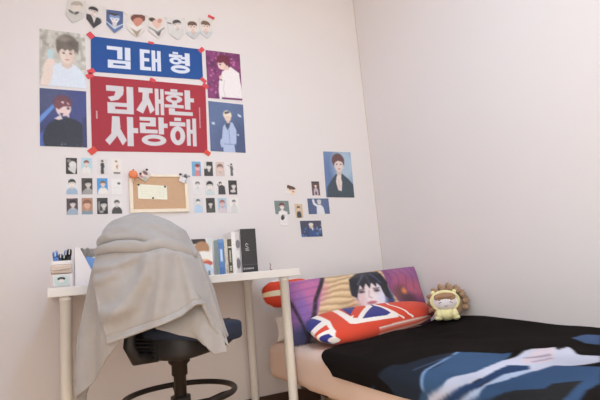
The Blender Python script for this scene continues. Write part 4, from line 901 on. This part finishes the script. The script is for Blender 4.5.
for x in (-.072, .05):
    c.line([(hx0 + x - .026, .292), (hx0 + x + .024, .285)], .005, (84, 66, 74), al=.8, soft=1); c.ell(hx0 + x, .325, .024, .02, (62, 50, 60), soft=.8); c.ell(hx0 + x, .36, .025, .014, (206, 180, 188), soft=1, al=.6)
c.line([(hx0 - .014, .32), (hx0 - .024, .42), (hx0 - .004, .435)], .005, (190, 158, 168), soft=1); c.ell(hx0 - .014, .51, .034, .026, (200, 112, 128), soft=.6); c.line([(hx0 - .045, .51), (hx0 + .016, .51)], .003, (146, 76, 94))
c.Y = _Y
cushion('photo_pillow', (-.865, -.37, .682), (-.035, -.36, .705), (-.05, -.47, .385), (-.925, -.5, .385), .10, photo_soft(c.get(), 2), 'clothprint', 'wide pillow printed with a dark-haired face on tan and purple', 'pillow', (206, 200, 196), pinch=.03, wr=.02, seed=2.2, rnd=.06)

# flag cushions
RED, WHT, BLU = (206, 66, 42), (228, 220, 214), (44, 44, 122)
def flag_custom():
    c = Cv(190, 110, RED, ss=2)
    c.poly([(-.02, .02), (.06, .02), (.1, .22), (.125, .55), (.098, .84), (.05, .93), (.03, 1.02), (-.02, 1.02)], WHT)
    c.poly([(-.02, .1), (.03, .08), (.06, .25), (.085, .46), (.015, .53), (-.02, .5)], BLU); c.poly([(.0, .68), (.088, .615), (.08, .755), (.004, .745)], RED); c.poly([(-.02, .79), (.05, .84), (.04, .92), (-.02, .93)], BLU)
    c.poly([(.235, -.02), (.245, .3), (.262, .6), (.34, .55), (.42, .3), (.40, -.02), (.54, -.02), (.52, .28), (.595, .8), (.61, .9), (.40, .865), (.25, .83), (.215, .79), (.2, .3), (.19, -.02)], WHT)
    c.poly([(.262, -.02), (.37, -.02), (.355, .27), (.265, .57)], BLU); c.poly([(.266, .66), (.295, .70), (.43, .32), (.46, -.02), (.40, -.02), (.378, .31)], RED)
    c.poly([(.322, .75), (.475, .36), (.49, -.02), (.50, .28), (.555, .76), (.51, .8)], BLU)
    c.line([(.52, -.02), (.5, .3), (.56, .64), (.61, .85), (.66, .93)], .008, WHT); c.line([(.62, -.02), (.6, .4), (.665, .69), (.71, .87), (.76, .94)], .008, WHT)
    c.poly([(.4, .972), (1, .965), (1, .988), (.4, .988)], WHT)
    return c.get()
cushion('flag_cushion', (-.868, -.48, .505), (-.06, -.45, .495), (-.085, -.56, .434), (-.895, -.78, .412), .115, flag_custom(), 'clothprint', 'flag cushion lying in front of the photo pillow', 'cushion', None, pinch=.0, rnd=.35, group='red, white and blue flag cushions')
def flag_std():
    c = Cv(90, 70, RED, ss=2); cream = (236, 214, 182)
    c.rect(0, .42, 1, .62, cream); c.poly([(.28, .22), (1, .16), (1, .26)], cream); c.poly([(0, 0), (.2, .1), (1, .02), (1, 0)], WHT)
    return c.get()
cushion('flag_cushion', (-.905, -.13, .69), (-.6, -.13, .69), (-.6, -.17, .545), (-.90, -.17, .545), .085, flag_std(), 'clothprint', 'flag cushion wedged behind the photo pillow by the desk leg', 'cushion', (222, 210, 200), pinch=.0, pw=4, rnd=.45, group='red, white and blue flag cushions')
Iw = np.empty((30, 60, 3)); Iw[:] = (222, 212, 206)
cushion('white_pillow', (-.875, -.23, .50), (-.4, -.23, .54), (-.4, -.26, .392), (-.9, -.30, .392), .08, Iw, 'clothprint', 'plain white pillow squeezed behind the photo pillow', 'pillow', (222, 212, 206), pinch=.04)

# --- hedgehog-suited doll
dl = empty('plush_doll', (-.13, -.672, .430), 0); dl.scale = (.92, .92, .92); tag(dl, 'small plush doll in a brown spiky hedgehog hood sitting on the blanket', 'plush toy')
dirc = Vector((-1.8537 + .11, -2.5672 + .66, 0)).normalized(); dl.rotation_euler = (0, 0, math.atan2(dirc.y, dirc.x) + PI / 2 + .1)   # local -y faces out
bm = bmesh.new(); add_ell(bm, (.014, .035, .082), (.082, .07, .08)); 
for v in bm.verts: v.co.x += .018 * max(0, (.09 - v.co.z) / .09)
obj('hood', bm, M['brown_plush'], dl, True)
bm = bmesh.new(); add_ell(bm, (-.006, -.012, .028), (.062, .045, .036)); obj('body', bm, M['cream_plush'], dl, True)
bm = bmesh.new(); add_ell(bm, (-.006, -.022, .096), (.07, .044, .05)); obj('head', bm, M['face_plush'], dl, True)
bm = bmesh.new(); add_tube(bm, [(-.006 + .07 * math.cos(q), -.034 - .006 * math.sin(q), .096 + .05 * math.sin(q)) for q in [2 * PI * i / 40 for i in range(40)]], .0095, 12, True); obj('hood_rim', bm, M['cream_plush'], dl, True)
bm = bmesh.new(); add_ell(bm, (-.006, -.03, .122), (.062, .042, .022)); 
for k in range(7): add_ell(bm, (-.05 + k * .0147, -.055, .11 + .004 * math.cos(k * 2.1)), (.011, .009, .009))
obj('hair', bm, M['hair_plush'], dl, True)
bm = bmesh.new()
for sx in (-.03, .018): add_tube(bm, [(sx - .012, -.0615, .088), (sx, -.0625, .094), (sx + .012, -.0615, .088)], .0018, 6)
add_tube(bm, [(-.014, -.061, .074), (-.006, -.0625, .07), (.002, -.061, .074)], .0016, 6); obj('face_stitching', bm, M['stitch'], dl, True)
for sx in (-.045, .035):
    bm = bmesh.new(); add_tube(bm, [(sx, -.03, .045), (sx * 1.05, -.06, .03), (sx * .9, -.072, .014)], [.016, .017, .014], 12); obj('arm', bm, M['cream_plush'], dl, True)
for sx in (-.045, .045):
    bm = bmesh.new(); add_ell(bm, (sx - .006, -.05, .012), (.022, .03, .014)); obj('foot', bm, M['cream_plush'], dl, True)
for sx in (-1, 1):
    bm = bmesh.new(); add_ell(bm, (sx * .056 - .006, -.012, .142), (.011, .009, .012)); obj('ear', bm, M['cream_plush'], dl, True)
R = random.Random(2)
for row, (yy, n, rx, rz) in enumerate(((.0, 10, .084, .074), (.04, 10, .09, .082), (.075, 8, .066, .062))):
    for i in range(n):
        q = -.35 + (PI + .7) * i / (n - 1) + .1 * row
        cx, cz = .014 + rx * math.cos(q), .082 + rz * math.sin(q)
        d = Vector((math.cos(q), .25 + row * .2, math.sin(q))).normalized()
        if cz < .02: continue
        bm = bmesh.new(); add_tube(bm, [Vector((cx, yy, cz)) - d * .008, Vector((cx, yy, cz)) + d * .008, Vector((cx, yy, cz)) + d * .022, Vector((cx, yy, cz)) + d * .029], [.015, .0145, .010, .003], 10); obj('spike', bm, M['brown_plush'], dl, True)

# ================================================================== LIGHT
m = bpy.data.materials.new('lamp_diffuser'); m.use_nodes = True; nt = m.node_tree; b = nt.nodes['Principled BSDF']; b.inputs['Base Color'].default_value = (.9, .9, .9, 1); b.inputs['Emission Color'].default_value = (.96, .98, 1, 1); b.inputs['Emission Strength'].default_value = 3
cl = empty('ceiling_lamp', (-1.33, -1.55, RH)); tag(cl, 'flat round ceiling lamp above the middle of the room', 'lamp')
bm = bmesh.new(); add_lathe(bm, [(0, 0), (.2, 0), (.2, -.03), (0, -.03)], 32); obj('lamp_base', bm, M['white_plastic'], cl)
bm = bmesh.new(); add_lathe(bm, [(.19, -.03), (.18, -.05), (.12, -.06), (0, -.062)], 32); obj('diffuser', bm, m, cl, True)
ld = bpy.data.lights.new('ceiling_light', 'AREA'); ld.shape = 'DISK'; ld.size = .12; ld.energy = 12; ld.color = (.17, .54, 1)
lo = bpy.data.objects.new('ceiling_light', ld); COL.objects.link(lo); lo.location = (-1.33, -1.55, RH - .075)
w = bpy.data.worlds.new('World'); scene.world = w; w.use_nodes = True
bg = w.node_tree.nodes['Background']; bg.inputs[0].default_value = (1, .975, .885, 1); bg.inputs[1].default_value = 2.08

# ================================================================== CAMERA
yaw, pit, rol = .4684, .1539, .0881
fwd = Vector((math.sin(yaw) * math.cos(pit), math.cos(yaw) * math.cos(pit), math.sin(pit)))
r0 = Vector((math.cos(yaw), -math.sin(yaw), 0)); d0 = fwd.cross(r0)
ri = math.cos(rol) * r0 + math.sin(rol) * d0; dn = -math.sin(rol) * r0 + math.cos(rol) * d0
cd_ = bpy.data.cameras.new('camera'); cam = bpy.data.objects.new('camera', cd_); COL.objects.link(cam)
cd_.sensor_width = 36; cd_.lens = 480.2 / 600 * 36; cd_.clip_start = .05
mx = Matrix((ri, -dn, -fwd)).transposed().to_4x4(); mx.translation = (-1.8537, -2.5672, .7093); cam.matrix_world = mx
scene.camera = cam
scene.view_settings.view_transform = 'Standard'; scene.view_settings.look = 'None'; scene.view_settings.gamma = 1; scene.view_settings.use_curve_mapping = False
scene.view_settings.exposure = 0
